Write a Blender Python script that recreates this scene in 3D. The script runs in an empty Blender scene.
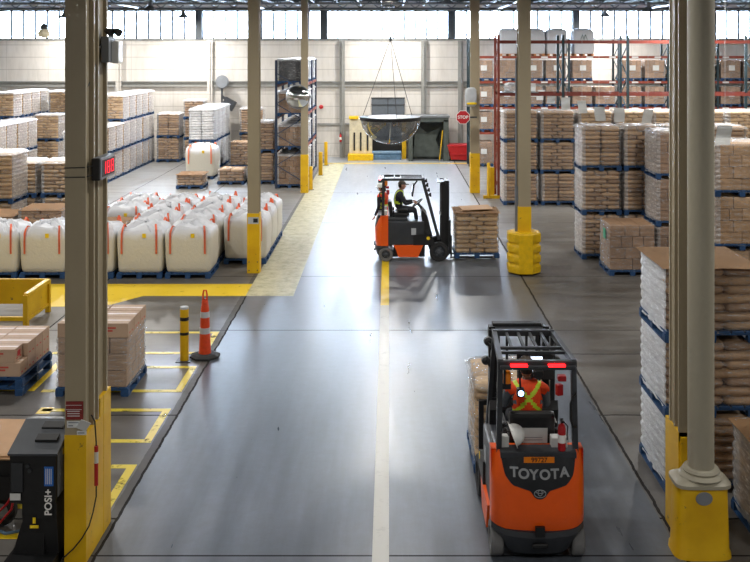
import bpy, bmesh, math, random
from mathutils import Vector, Matrix, noise
PI = math.pi
C = bpy.context.scene.collection
H, F, CX, CY = 5.4, 960.0, 389.0, 50.0

# ------------------------------------------------------------------ materials
def lin(h):
    h = h.lstrip('#'); r = []
    for i in (0, 2, 4):
        v = int(h[i:i+2], 16)/255.0
        r.append(v/12.92 if v <= .04045 else ((v+.055)/1.055)**2.4)
    return tuple(r) + (1.0,)

def nodes(name):
    m = bpy.data.materials.new(name); m.use_nodes = True
    nt = m.node_tree
    b = nt.nodes['Principled BSDF']
    return m, nt, b

def mth(nt, op, a=None, b=None, c=None, clamp=False):
    n = nt.nodes.new('ShaderNodeMath'); n.operation = op; n.use_clamp = clamp
    for i, v in enumerate((a, b, c)):
        if v is None: continue
        if isinstance(v, (int, float)): n.inputs[i].default_value = v
        else: nt.links.new(v, n.inputs[i])
    return n.outputs[0]

def mixc(nt, fac, a, b, mode='MIX'):
    n = nt.nodes.new('ShaderNodeMix'); n.data_type = 'RGBA'; n.blend_type = mode
    for s, v in ((0, fac), (6, a), (7, b)):
        if isinstance(v, (int, float)): n.inputs[s].default_value = v
        elif isinstance(v, tuple): n.inputs[s].default_value = v
        else: nt.links.new(v, n.inputs[s])
    return n.outputs[2]

def tex(nt, scale=5, detail=3, rough=.5, coord='Object', stretch=(1, 1, 1)):
    tc = nt.nodes.new('ShaderNodeTexCoord'); mp = nt.nodes.new('ShaderNodeMapping')
    mp.inputs['Scale'].default_value = stretch
    nt.links.new(tc.outputs[coord], mp.inputs[0])
    n = nt.nodes.new('ShaderNodeTexNoise')
    n.inputs['Scale'].default_value = scale; n.inputs['Detail'].default_value = detail; n.inputs['Roughness'].default_value = rough
    nt.links.new(mp.outputs[0], n.inputs['Vector'])
    return n.outputs['Fac']

def ramp(nt, fac, lo, hi):
    n = nt.nodes.new('ShaderNodeMapRange'); n.inputs[1].default_value = lo; n.inputs[2].default_value = hi
    nt.links.new(fac, n.inputs[0]); return n.outputs[0]

def bump(nt, b, h, strength=.3, dist=.02):
    n = nt.nodes.new('ShaderNodeBump'); n.inputs['Strength'].default_value = strength; n.inputs['Distance'].default_value = dist
    nt.links.new(h, n.inputs['Height']); nt.links.new(n.outputs[0], b.inputs['Normal'])

def mat(name, col, rough=.6, metal=0, var=.12, scale=6, bmp=0, emit=0, stretch=(1, 1, 1), spec=None):
    m, nt, b = nodes(name)
    c = lin(col)
    if var:
        f = ramp(nt, tex(nt, scale, 4, .6, stretch=stretch), .3, .7)
        dark = tuple(x*(1-var) for x in c[:3]) + (1,)
        lite = tuple(min(1, x*(1+var*.6)) for x in c[:3]) + (1,)
        nt.links.new(mixc(nt, f, dark, lite), b.inputs['Base Color'])
    else: b.inputs['Base Color'].default_value = c
    b.inputs['Roughness'].default_value = rough; b.inputs['Metallic'].default_value = metal
    if spec is not None: b.inputs['Specular IOR Level'].default_value = spec
    if bmp: bump(nt, b, tex(nt, scale*3, 4), bmp)
    if emit:
        b.inputs['Emission Color'].default_value = c; b.inputs['Emission Strength'].default_value = emit
    return m

def island_mat(name, c0, c1, rough=.7, nscale=9, bmp=.35):
    """each sack / carton of a load gets its own tint"""
    m, nt, b = nodes(name)
    g = nt.nodes.new('ShaderNodeNewGeometry')
    f = tex(nt, nscale, 5, .6, stretch=(1, 1, 2.2))
    base = mixc(nt, g.outputs['Random Per Island'], lin(c0), lin(c1))
    k = ramp(nt, f, .25, .75)
    col = mixc(nt, k, (.72, .7, .68, 1), (1.12, 1.1, 1.08, 1))
    nt.links.new(mixc(nt, 1.0, base, col, 'MULTIPLY'), b.inputs['Base Color'])
    b.inputs['Roughness'].default_value = rough
    bump(nt, b, f, bmp, .03)
    return m

def film(name, base, streak, tint='#eef2f6', rough=.28):
    """stretch film: thin, clear, wrinkled plastic; base and streak set the whiteness"""
    m = bpy.data.materials.new(name); m.use_nodes = True
    nt = m.node_tree; b = nt.nodes['Principled BSDF']
    out = nt.nodes['Material Output']
    b.inputs['Base Color'].default_value = lin(tint); b.inputs['Roughness'].default_value = rough
    tr = nt.nodes.new('ShaderNodeBsdfTransparent'); mx = nt.nodes.new('ShaderNodeMixShader')
    f = tex(nt, 7, 5, .7, stretch=(1, 1, 5))
    s = mth(nt, 'MULTIPLY', ramp(nt, f, .52, .72), streak)
    fr = nt.nodes.new('ShaderNodeLayerWeight'); fr.inputs[0].default_value = .25
    fac = mth(nt, 'ADD', mth(nt, 'ADD', s, base), mth(nt, 'MULTIPLY', fr.outputs['Fresnel'], .5), clamp=True)
    nt.links.new(fac, mx.inputs[0]); nt.links.new(tr.outputs[0], mx.inputs[1]); nt.links.new(b.outputs[0], mx.inputs[2])
    nt.links.new(mx.outputs[0], out.inputs[0])
    bump(nt, b, tex(nt, 11, 5, .7, stretch=(1, 1, 2.5)), .8, .05)
    return m

M = {}
M['orange'] = mat('orange_paint', '#f05c10', .32, var=.06, scale=3)
M['char'] = mat('charcoal_paint', '#33363b', .42, var=.15)
M['black'] = mat('black_plastic', '#17181a', .45, var=.15)
M['steel'] = mat('dark_steel', '#3a3d41', .45, .3)
M['bright'] = mat('bright_steel', '#8d9094', .3, .9)
M['tyre'] = mat('grey_rubber', '#6c6c6c', .85)
M['tyreb'] = mat('black_rubber', '#242425', .85)
M['dgrey'] = mat('dark_grey_plastic', '#4c5056', .5)
M['grey'] = mat('grey_plastic', '#7b7f84', .5)
M['lgrey'] = mat('light_grey_plastic', '#b4b8bc', .45)
M['white'] = mat('white_plastic', '#e6e6e2', .4, var=.05)
M['paper'] = mat('white_paper', '#cfd0ce', .7, var=.06)
M['letter'] = mat('silver_lettering', '#9a9da0', .4, .2, var=.05)
M['yellow'] = mat('yellow_paint', '#e0b400', .45, var=.18, scale=9)
M['ydirty'] = None
M['red'] = mat('red_paint', '#b0161c', .4)
M['redsign'] = mat('red_sign_paint', '#b5202a', .4, var=.05)
M['whitepaint'] = mat('white_paint', '#eceae6', .5, var=.03)
M['darkred'] = mat('dark_red_sticker', '#7c2422', .6, var=.3, scale=30)
M['cone'] = mat('orange_cone_plastic', '#d8451a', .5, var=.15, scale=14)
M['reflect'] = mat('silver_reflective_band', '#b9bcc0', .35, var=.1)
M['blue'] = mat('blue_pallet_paint', '#1c4470', .65, var=.35, scale=8)
M['rackblue'] = mat('dark_green_blue_rack_paint', '#1b323a', .5)
M['racknavy'] = mat('navy_rack_paint', '#27364f', .5)
M['rackred'] = mat('red_orange_rack_paint', '#702c22', .5)
M['beamo'] = mat('orange_beam_paint', '#843a28', .5, var=.2)
M['strap'] = mat('orange_webbing', '#e8805c', .8)
M['tag'] = mat('yellow_tag', '#f0cc18', .6, var=.03)
M['board'] = mat('brown_cardboard', '#b08a63', .8, var=.1, scale=3)
M['tape'] = mat('tan_tape', '#b89a70', .4)
M['redprint'] = mat('red_print', '#b5473c', .7)
M['redled'] = mat('red_led', '#ff1418', .3, var=0, emit=6)
M['digit'] = mat('red_digit_led', '#ff2038', .3, var=0, emit=1.3)
M['amber'] = mat('amber_lens', '#e87e10', .3, var=0)
M['screen'] = mat('lit_screen', '#dfe9ff', .3, var=0, emit=2.2)
M['bluelamp'] = mat('blue_white_lamp', '#9fc4ff', .3, var=0, emit=6)
M['lampglow'] = mat('lamp_diffuser', '#fff8ec', .4, var=0, emit=5)
M['skin'] = mat('skin', '#a8745a', .6, var=.05)
M['hair'] = mat('dark_hair', '#2a221d', .8)
M['dcloth'] = mat('dark_work_clothes', '#24272e', .85, var=.2, scale=20)
M['gcloth'] = mat('grey_work_shirt', '#66707a', .85, var=.2, scale=20)
M['hivis'] = mat('orange_hivis_fabric', '#f04a12', .75, var=.12, scale=15)
M['lime'] = mat('lime_reflective_tape', '#c6e030', .5, var=.05)
M['capc'] = mat('grey_brown_cap', '#5b5148', .85)
M['boot'] = mat('dark_boot_leather', '#1d1b1a', .7)
M['cream'] = mat('cream_machine_paint', '#c9bfa3', .5, var=.15)
M['dgreen'] = mat('dull_green_grey_steel', '#4c5450', .6, var=.35, scale=3)
M['dboard'] = mat('dark_grey_panel', '#555c64', .6, var=.15)
M['bluegrey'] = mat('worn_blue_steel', '#56748c', .5, var=.3)
M['galv'] = mat('galvanised_steel', '#85898c', .45, .6)
M['joist'] = mat('grey_blue_roof_steel', '#3d454e', .6, var=.2)
M['roof'] = mat('dull_roof_deck', '#4a5058', .8, var=.2)
M['trimgrey'] = mat('grey_wall_rail_paint', '#8b8b87', .6)
M['mullion'] = mat('dark_mullion_paint', '#30373d', .6)
M['darkload'] = mat('dark_grey_wrapped_goods', '#3f4045', .35, var=.4, scale=5)
M['sack'] = island_mat('brown_paper_sack', '#94765a', '#cdab84')
M['sackt'] = island_mat('tan_paper_sack', '#a98b66', '#d8b98e')
M['whitesack'] = island_mat('white_woven_sack', '#d9dbdf', '#f4f5f7', bmp=.25)
M['carton'] = island_mat('brown_carton', '#8e7055', '#a9886a', nscale=4, bmp=.12)
M['cartont'] = island_mat('tan_carton', '#b08c64', '#cba67c', nscale=4, bmp=.12)
M['film'] = film('clear_stretch_film', .04, .5, rough=.2)
M['whitened'] = film('whitened_stretch_film', .27, .55)  # on load sides this whiteness paints in window light glancing off the film
M['whitefilm'] = film('white_stretch_film', .58, .4)
M['thin'] = film('light_stretch_film', .08, .35)
M['bagtop'] = mat('white_woven_fabric', '#b9bcc2', .75, var=.06, scale=25, bmp=.35)

def glass_mat(name, tint, keep, rough=.05):
    m = bpy.data.materials.new(name); m.use_nodes = True
    nt = m.node_tree; b = nt.nodes['Principled BSDF']; out = nt.nodes['Material Output']
    b.inputs['Base Color'].default_value = lin(tint); b.inputs['Roughness'].default_value = rough
    tr = nt.nodes.new('ShaderNodeBsdfTransparent'); mx = nt.nodes.new('ShaderNodeMixShader')
    tr.inputs[0].default_value = lin(tint)
    mx.inputs[0].default_value = 1-keep
    nt.links.new(tr.outputs[0], mx.inputs[1]); nt.links.new(b.outputs[0], mx.inputs[2]); nt.links.new(mx.outputs[0], out.inputs[0])
    return m
M['pane'] = glass_mat('frosted_window_glass', '#eef5ff', .85, .3)
M['dome'] = glass_mat('clear_acrylic_dome', '#d9dcdd', .35, .04)
M['dome'].node_tree.nodes['Principled BSDF'].inputs['Metallic'].default_value = .85
M['mirror'] = mat('convex_mirror', '#c9cbc8', .06, 1, var=0)

def column_paint():
    m, nt, b = nodes('beige_column_paint_with_yellow_foot')
    return m
M['beige'] = mat('beige_column_paint', '#9b8f76', .5, var=.07, scale=2, stretch=(1, 1, .3))
M['beigeg'] = mat('grey_beige_pipe_paint', '#a09a88', .5, var=.07, scale=2, stretch=(1, 1, .3))
def yworn():
    m, nt, b = nodes('worn_yellow_paint')
    f = tex(nt, 7, 8, .75); k = ramp(nt, f, .62, .68)
    v = ramp(nt, tex(nt, 2.5, 3), .3, .7)
    base = mixc(nt, v, lin('#cf9f00'), lin('#e2b60a'))
    nt.links.new(mixc(nt, k, base, lin('#4a4030')), b.inputs['Base Color'])
    b.inputs['Roughness'].default_value = .45
    return m
M['yworn'] = yworn()

# bag fabric: contents show cream through the lower fabric, the loose top is white
def bagmat():
    m, nt, b = nodes('woven_bulk_bag_fabric')
    tc = nt.nodes.new('ShaderNodeTexCoord'); sp = nt.nodes.new('ShaderNodeSeparateXYZ')
    nt.links.new(tc.outputs['Object'], sp.inputs[0])
    n = tex(nt, 5, 5, .6)
    k = ramp(nt, mth(nt, 'ADD', sp.outputs[2], mth(nt, 'MULTIPLY', n, .22)), .88, 1.04)
    nt.links.new(mixc(nt, k, lin('#cbc7ba'), lin('#d3d5da')), b.inputs['Base Color'])
    b.inputs['Roughness'].default_value = .7
    bump(nt, b, tex(nt, 14, 5, .7), .35, .03)
    return m
M['bag'] = bagmat()

# ------------------------------------------------------------------ mesh helpers
def newbm(): return bmesh.new()

def add_box(bm, c, s, rot=None, bev=0, mi=0):
    r = bmesh.ops.create_cube(bm, size=1)
    vs = r['verts']
    for v in vs: v.co = Vector((v.co.x*s[0], v.co.y*s[1], v.co.z*s[2]))
    if bev:
        es = list({e for v in vs for e in v.link_edges})
        rr = bmesh.ops.bevel(bm, geom=es, offset=bev, segments=2, affect='EDGES', profile=.6)
        vs = list({v for f in rr['faces'] for v in f.verts} | {v for v in vs if v.is_valid})
    if rot:
        e = Matrix.Rotation(rot[2], 3, 'Z') @ Matrix.Rotation(rot[1], 3, 'Y') @ Matrix.Rotation(rot[0], 3, 'X')
        for v in vs: v.co = e @ v.co
    for v in vs: v.co += Vector(c)
    if mi:
        for f in {f for v in vs for f in v.link_faces}: f.material_index = mi
    return vs

def bx(bm, x0, x1, y0, y1, z0, z1, bev=0, mi=0):
    return add_box(bm, ((x0+x1)/2, (y0+y1)/2, (z0+z1)/2), (abs(x1-x0), abs(y1-y0), abs(z1-z0)), None, bev, mi)

def frame_of(d):
    d = d.normalized(); u = Vector((0, 0, 1)) if abs(d.z) < .95 else Vector((1, 0, 0))
    a = d.cross(u).normalized(); b = d.cross(a).normalized(); return a, b

def add_tube(bm, pts, r, seg=8, cap=True, mi=0, square=False):
    pts = [Vector(p) for p in pts]; n = len(pts)
    rs = r if isinstance(r, (list, tuple)) else [r]*n
    rings = []
    a = b = None
    for i, p in enumerate(pts):
        d = (pts[min(i+1, n-1)] - pts[max(i-1, 0)])
        if d.length < 1e-7: d = Vector((0, 0, 1))
        if a is None: a, b = frame_of(d)
        else:
            dn = d.normalized(); a = (a - dn*a.dot(dn)).normalized(); b = dn.cross(a).normalized()
        off = PI/seg if square else 0
        rings.append([bm.verts.new(p + a*math.cos(2*PI*k/seg+off)*rs[i] + b*math.sin(2*PI*k/seg+off)*rs[i]) for k in range(seg)])
    for i in range(n-1):
        for k in range(seg):
            f = bm.faces.new((rings[i][k], rings[i][(k+1) % seg], rings[i+1][(k+1) % seg], rings[i+1][k])); f.material_index = mi
    if cap:
        f = bm.faces.new(rings[0]); f.material_index = mi
        f = bm.faces.new(list(reversed(rings[-1]))); f.material_index = mi

def add_bar(bm, p, q, w, t=None, mi=0):
    """rectangular bar p->q"""
    p = Vector(p); q = Vector(q); t = t or w
    a, b = frame_of(q-p)
    vs = []
    for c in (p, q):
        vs.append([bm.verts.new(c + a*sx*w/2 + b*sy*t/2) for sx, sy in ((-1, -1), (1, -1), (1, 1), (-1, 1))])
    for k in range(4):
        bm.faces.new((vs[0][k], vs[0][(k+1) % 4], vs[1][(k+1) % 4], vs[1][k])).material_index = mi
    bm.faces.new(vs[0]).material_index = mi; bm.faces.new(list(reversed(vs[1]))).material_index = mi

def add_lathe(bm, prof, c=(0, 0, 0), seg=24, mi=0, axis='Z', arc=2*PI, cap=True):
    c = Vector(c); rings = []
    for r, z in prof:
        ring = []
        for k in range(seg):
            t = arc*k/seg
            v = (r*math.cos(t), r*math.sin(t), z)
            if axis == 'Y': v = (v[0], v[2], v[1])
            if axis == 'X': v = (v[2], v[0], v[1])
            ring.append(bm.verts.new(c + Vector(v)))
        rings.append(ring)
    for i in range(len(prof)-1):
        for k in range(seg):
            bm.faces.new((rings[i][k], rings[i][(k+1) % seg], rings[i+1][(k+1) % seg], rings[i+1][k])).material_index = mi
    for ring, p in ((rings[0], prof[0]), (rings[-1], prof[-1])):
        if cap and p[0] > 1e-4: bm.faces.new(ring if ring is rings[0] else list(reversed(ring))).material_index = mi

def add_prism(bm, poly, t0, t1, axis='Y', mi=0):
    """polygon in the plane across `axis`, extruded from t0 to t1"""
    def mk(u, v, t):
        return {'Y': (u, t, v), 'X': (t, u, v), 'Z': (u, v, t)}[axis]
    a = [bm.verts.new(mk(u, v, t0)) for u, v in poly]; b = [bm.verts.new(mk(u, v, t1)) for u, v in poly]
    n = len(poly)
    fs = [bm.faces.new(a), bm.faces.new(list(reversed(b)))]
    for k in range(n): fs.append(bm.faces.new((a[k], a[(k+1) % n], b[(k+1) % n], b[k])))
    for f in fs: f.material_index = mi

def sp(v, e): return math.copysign(abs(v)**e, v)

def add_pillow(bm, c, s, e1=.45, e2=.35, nu=12, nv=6, rz=0, jit=0, rnd=None, mi=0):
    rows = []
    ca, sa = math.cos(rz), math.sin(rz)
    for j in range(1, nv):
        ph = -PI/2 + PI*j/nv; row = []
        for i in range(nu):
            th = 2*PI*(i+.5)/nu
            x = sp(math.cos(ph), e1)*sp(math.cos(th), e2)*s[0]/2
            y = sp(math.cos(ph), e1)*sp(math.sin(th), e2)*s[1]/2
            z = sp(math.sin(ph), e1)*s[2]/2
            if jit: x += rnd.uniform(-jit, jit); y += rnd.uniform(-jit, jit); z += rnd.uniform(-jit, jit)*.6
            row.append(bm.verts.new((c[0]+x*ca-y*sa, c[1]+x*sa+y*ca, c[2]+z)))
        rows.append(row)
    b = bm.verts.new((c[0], c[1], c[2]-s[2]/2)); t = bm.verts.new((c[0], c[1], c[2]+s[2]/2))
    for j in range(len(rows)-1):
        for i in range(nu):
            f = bm.faces.new((rows[j][i], rows[j][(i+1) % nu], rows[j+1][(i+1) % nu], rows[j+1][i])); f.material_index = mi; f.smooth = True
    for i in range(nu):
        f = bm.faces.new((b, rows[0][(i+1) % nu], rows[0][i])); f.material_index = mi; f.smooth = True
        f = bm.faces.new((t, rows[-1][i], rows[-1][(i+1) % nu])); f.material_index = mi; f.smooth = True

def finish(name, bm, smooth=None):
    bmesh.ops.recalc_face_normals(bm, faces=bm.faces)
    me = bpy.data.meshes.new(name); bm.to_mesh(me); bm.free()
    if smooth is not None:
        for p in me.polygons: p.use_smooth = True
        try: me.set_sharp_from_angle(angle=smooth)
        except Exception: pass
    return me

def obj(name, bm, mats, parent=None, smooth=None, label=None):
    me = bm if isinstance(bm, bpy.types.Mesh) else finish(name, bm, smooth)
    if not me.materials:
        for m in (mats if isinstance(mats, (list, tuple)) else [mats]): me.materials.append(m)
    o = bpy.data.objects.new(name, me); C.objects.link(o)
    if parent: o.parent = parent
    if label: o['label'] = label
    return o

def tag(o, label, cat, group=None, kind=None):
    o['label'] = label; o['category'] = cat
    if group: o['group'] = group
    if kind: o['kind'] = kind
    return o

def thing(name, label, cat, loc=(0, 0, 0), rz=0, group=None):
    o = bpy.data.objects.new(name, None); C.objects.link(o); o.empty_display_size = .1
    o.location = loc; o.rotation_euler = (0, 0, rz)
    return tag(o, label, cat, group)

def struct(name, bm, m, parent=None, smooth=None):
    o = obj(name, bm, m, parent, smooth)
    if not parent: o['kind'] = 'structure'
    return o

def copy_tree(o, parent=None):
    c = o.copy(); C.objects.link(c)
    if parent: c.parent = parent
    for ch in list(o.children): copy_tree(ch, c)
    return c

def text_mesh(s, size, ext=.002, align='CENTER', bold=.03):
    cu = bpy.data.curves.new('lettering', 'FONT'); cu.body = s; cu.size = size; cu.extrude = ext; cu.offset = size*bold
    cu.align_x = align; cu.align_y = 'CENTER'
    o = bpy.data.objects.new('lettering_source', cu); C.objects.link(o)
    bpy.context.view_layer.update()
    dg = bpy.context.evaluated_depsgraph_get()
    me = bpy.data.meshes.new_from_object(o.evaluated_get(dg))
    bpy.data.objects.remove(o); bpy.data.curves.remove(cu)
    me.materials.clear()
    return me

def text_obj(name, s, size, m, parent, mtx, ext=.002, label=None, bold=.02):
    me = text_mesh(s, size, ext, bold=bold)
    me.transform(mtx); me.materials.append(m)
    o = obj(name, me, m, parent, label=label); return o

def mtx(loc, xdir, updir):
    """text plane: x along xdir, y along updir"""
    x = Vector(xdir).normalized(); y = Vector(updir).normalized(); z = x.cross(y)
    m = Matrix((x, y, z)).transposed().to_4x4(); m.translation = Vector(loc); return m

ORD = ['first', 'second', 'third', 'fourth', 'fifth', 'sixth', 'seventh', 'eighth', 'ninth', 'tenth', 'eleventh']
# ------------------------------------------------------------------ camera, world, render look
cam_d = bpy.data.cameras.new('camera'); cam = bpy.data.objects.new('camera', cam_d); C.objects.link(cam)
cam.location = (0, 0, H); cam.rotation_euler = (PI/2, 0, 0)
cam_d.sensor_width = 36; cam_d.lens = F/750*36; cam_d.shift_x = -(CX-375)/750; cam_d.shift_y = -(281-CY)/750
cam_d.clip_end = 200
bpy.context.scene.camera = cam
sc = bpy.context.scene
sc.view_settings.view_transform = 'Standard'; sc.view_settings.look = 'None'; sc.view_settings.gamma = 1
sc.view_settings.use_curve_mapping = False
sc.view_settings.exposure = 0.14
w = bpy.data.worlds.new('overcast_sky'); sc.world = w; w.use_nodes = True
bg = w.node_tree.nodes['Background']; bg.inputs[0].default_value = (.86, .93, 1, 1); bg.inputs[1].default_value = 60.0

# ------------------------------------------------------------------ the setting
YW = 48.4           # back wall
XL, XR, YB = -23.0, 20.0, -5.0
ZC = 7.9

def floor_material():
    m, nt, b = nodes('worn_concrete_floor')
    g = nt.nodes.new('ShaderNodeNewGeometry'); s = nt.nodes.new('ShaderNodeSeparateXYZ')
    nt.links.new(g.outputs['Position'], s.inputs[0]); X, Y = s.outputs[0], s.outputs[1]
    def nz(scale, det=4, rough=.6, st=(1, 1, 1)):
        mp = nt.nodes.new('ShaderNodeMapping'); mp.inputs['Scale'].default_value = st
        nt.links.new(g.outputs['Position'], mp.inputs[0])
        n = nt.nodes.new('ShaderNodeTexNoise'); n.inputs['Scale'].default_value = scale
        n.inputs['Detail'].default_value = det; n.inputs['Roughness'].default_value = rough
        nt.links.new(mp.outputs[0], n.inputs['Vector']); return n.outputs['Fac']
    lane = mth(nt, 'LESS_THAN', mth(nt, 'ABSOLUTE', X), 3.12)
    big = ramp(nt, nz(.35, 5, .6), .3, .7); fine = ramp(nt, nz(6, 6, .7), .25, .75)
    streak = ramp(nt, nz(1.6, 4, .6, (2.5, .25, 1)), .3, .7)
    wipe = ramp(nt, nz(1.3, 5, .65, (.35, 1.6, 1)), .35, .7)
    lanec = mixc(nt, streak, lin('#484f59'), lin('#626974'))
    sidec = mixc(nt, big, lin('#3b3834'), lin('#6b6762'))
    sidec = mixc(nt, mth(nt, 'MULTIPLY', wipe, .4), sidec, lin('#87837d'))
    far = ramp(nt, Y, 22.8, 25.5)  # far lane colour lightened to paint in the bright light there
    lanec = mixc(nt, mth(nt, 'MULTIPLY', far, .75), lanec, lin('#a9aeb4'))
    sidec = mixc(nt, mth(nt, 'MULTIPLY', ramp(nt, Y, 27, 34), .5), sidec, lin('#a3a29f'))  # far side floor lightened likewise, brightness put into the colour
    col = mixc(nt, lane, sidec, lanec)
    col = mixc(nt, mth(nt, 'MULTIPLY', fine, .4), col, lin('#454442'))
    # control joints
    jx = None
    def line(coord, pos, wd):
        return mth(nt, 'LESS_THAN', mth(nt, 'ABSOLUTE', mth(nt, 'SUBTRACT', coord, pos)), wd)
    wob = mth(nt, 'MULTIPLY', mth(nt, 'SUBTRACT', nz(3, 4), .5), .06)
    Xw = mth(nt, 'ADD', X, wob); Yw = mth(nt, 'ADD', Y, wob)
    acc = mth(nt, 'MAXIMUM', line(Xw, 3.16, .02), line(Xw, -3.13, .018))
    acc = mth(nt, 'MAXIMUM', acc, mth(nt, 'MULTIPLY', line(Xw, -3.19, .06), .4))
    for p in (10.25, 18.5, 22.9, 36.3, 30.0): acc = mth(nt, 'MAXIMUM', acc, line(Y, p, .014))
    side = mth(nt, 'SUBTRACT', 1.0, lane)
    for p in (14.2, 17.05, 11.06, 27.0): acc = mth(nt, 'MAXIMUM', acc, mth(nt, 'MULTIPLY', line(Yw, p, .018), side))
    for p in (6.3, -6.6, 9.4, -9.8): acc = mth(nt, 'MAXIMUM', acc, line(Xw, p, .015))
    col = mixc(nt, mth(nt, 'MULTIPLY', acc, .9), col, lin('#1e1d1c'))
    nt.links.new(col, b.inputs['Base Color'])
    r1 = mth(nt, 'ADD', mth(nt, 'MULTIPLY', streak, .10), .27)
    r2 = mth(nt, 'ADD', mth(nt, 'MULTIPLY', wipe, .22), .30)
    mr = nt.nodes.new('ShaderNodeMix'); nt.links.new(lane, mr.inputs[0]); nt.links.new(r2, mr.inputs[2]); nt.links.new(r1, mr.inputs[3])
    nt.links.new(mth(nt, 'ADD', mr.outputs[0], mth(nt, 'MULTIPLY', acc, .4)), b.inputs['Roughness'])
    ms = nt.nodes.new('ShaderNodeMix'); nt.links.new(lane, ms.inputs[0]); ms.inputs[2].default_value = .45; ms.inputs[3].default_value = .72
    nt.links.new(mth(nt, 'MULTIPLY', ms.outputs[0], mth(nt, 'SUBTRACT', 1.0, mth(nt, 'MULTIPLY', acc, .9))), b.inputs['Specular IOR Level'])
    bump(nt, b, fine, .06, .01)
    return m
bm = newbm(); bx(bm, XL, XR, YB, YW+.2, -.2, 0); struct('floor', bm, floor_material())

def wall_material():
    m, nt, b = nodes('cream_panel_wall')
    g = nt.nodes.new('ShaderNodeNewGeometry'); s = nt.nodes.new('ShaderNodeSeparateXYZ')
    nt.links.new(g.outputs['Position'], s.inputs[0])
    def grid(c, step, wd, off=0):
        q = mth(nt, 'MODULO', mth(nt, 'ADD', c, 1000+off), step)
        return mth(nt, 'LESS_THAN', q, wd)
    n = ramp(nt, tex(nt, .5, 6, .6, coord='Object', stretch=(1, 1, .5)), .3, .7)
    n2 = ramp(nt, tex(nt, 2.2, 6, .7, coord='Object', stretch=(3, 3, .4)), .45, .8)
    col = mixc(nt, n, lin('#c0bbb4'), lin('#d2cec8'))
    col = mixc(nt, mth(nt, 'MULTIPLY', n2, .3), col, lin('#8a857c'))
    l = mth(nt, 'MAXIMUM', grid(s.outputs[2], .62, .035), mth(nt, 'MULTIPLY', grid(s.outputs[0], 2.1, .03), .6))
    col = mixc(nt, mth(nt, 'MULTIPLY', l, .45), col, lin('#77736a'))
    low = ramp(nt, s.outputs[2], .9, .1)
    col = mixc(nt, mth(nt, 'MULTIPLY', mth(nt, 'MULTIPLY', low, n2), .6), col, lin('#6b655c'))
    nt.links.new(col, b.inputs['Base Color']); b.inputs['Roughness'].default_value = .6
    return m
WM = wall_material()
ZW0, ZW1 = 5.93, 7.42
bm = newbm(); bx(bm, XL, XR, YW, YW+.2, 0, ZW0)
bx(bm, XL, XR, YW, YW+.2, ZW1, ZC)
struct('wall_back', bm, WM)
bm = newbm(); bx(bm, XL-.2, XL, YB, YW+.2, 0, ZC); struct('wall_left', bm, WM)
bm = newbm(); bx(bm, XR, XR+.2, YB, YW+.2, 0, ZC); struct('wall_right', bm, WM)
bm = newbm(); bx(bm, XL-.2, XR+.2, YB-.2, YB, 0, ZC); struct('wall_front', bm, WM)
bm = newbm(); bx(bm, XL-.2, XR+.2, YB-.2, YW+.2, ZC, ZC+.15); struct('ceiling', bm, M['roof'])

# clerestory windows, one per bay
DIV = [-22.2, -15.9, -9.58, -3.28, 3.16, 9.43, 15.75, 20.0]
for i in range(len(DIV)-1):
    x0, x1 = DIV[i]+.14, DIV[i+1]-.14
    if i == len(DIV)-2: x1 = 19.95
    bm = newbm()
    for z0, z1 in ((ZW0, ZW0+.07), (ZW1-.07, ZW1)): bx(bm, x0, x1, YW+.02, YW+.14, z0, z1)
    for xx in (x0, x1-.06): bx(bm, xx, xx+.06, YW+.02, YW+.14, ZW0, ZW1)
    wn = struct('window_%d' % (i+1), bm, M['mullion'])
    bm = newbm(); n = max(2, round((x1-x0)/.58))
    for k in range(1, n):
        xx = x0+(x1-x0)*k/n; bx(bm, xx-.045, xx+.045, YW+.0, YW+.12, ZW0+.05, ZW1-.05)
    obj('glazing_bars', bm, M['mullion'], wn)
    bm = newbm(); bx(bm, x0, x1, YW+.075, YW+.083, ZW0+.03, ZW1-.03); obj('window_pane', bm, M['pane'], wn)
tn = 0
def trim(bm, m, nm=None):
    global tn
    tn += 1
    return struct('trim_%d' % tn, bm, m)
for x in DIV[:-1]:                                   # window piers and wall posts below them
    bm = newbm(); bx(bm, x-.15, x+.15, YW-.1, YW+.2, ZW0, ZW1); trim(bm, M['mullion'])
bm = newbm(); bx(bm, XL, XR, YW-.06, YW, ZW0-.06, ZW0+.02); trim(bm, M['trimgrey'])
bm = newbm(); bx(bm, XL, XR, YW-.14, YW, 3.55, 3.62); bx(bm, XL, XR, YW-.14, YW, 3.78, 3.84); bx(bm, XL, XR, YW-.05, YW, 3.6, 3.8); trim(bm, M['trimgrey'])
for x in (-13.6, -9.0, -2.35, 1.75, 3.6):
    bm = newbm(); bx(bm, x-.13, x+.13, YW-.22, YW, 0, ZW0-.06); bx(bm, x-.02, x+.02, YW-.3, YW-.2, .0, ZW0-.1); trim(bm, M['trimgrey'] if x > -5 else WM)
bm = newbm(); bx(bm, -3.6, -1.2, YW-.12, YW, 1.62, 1.72); trim(bm, M['trimgrey'])

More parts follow.
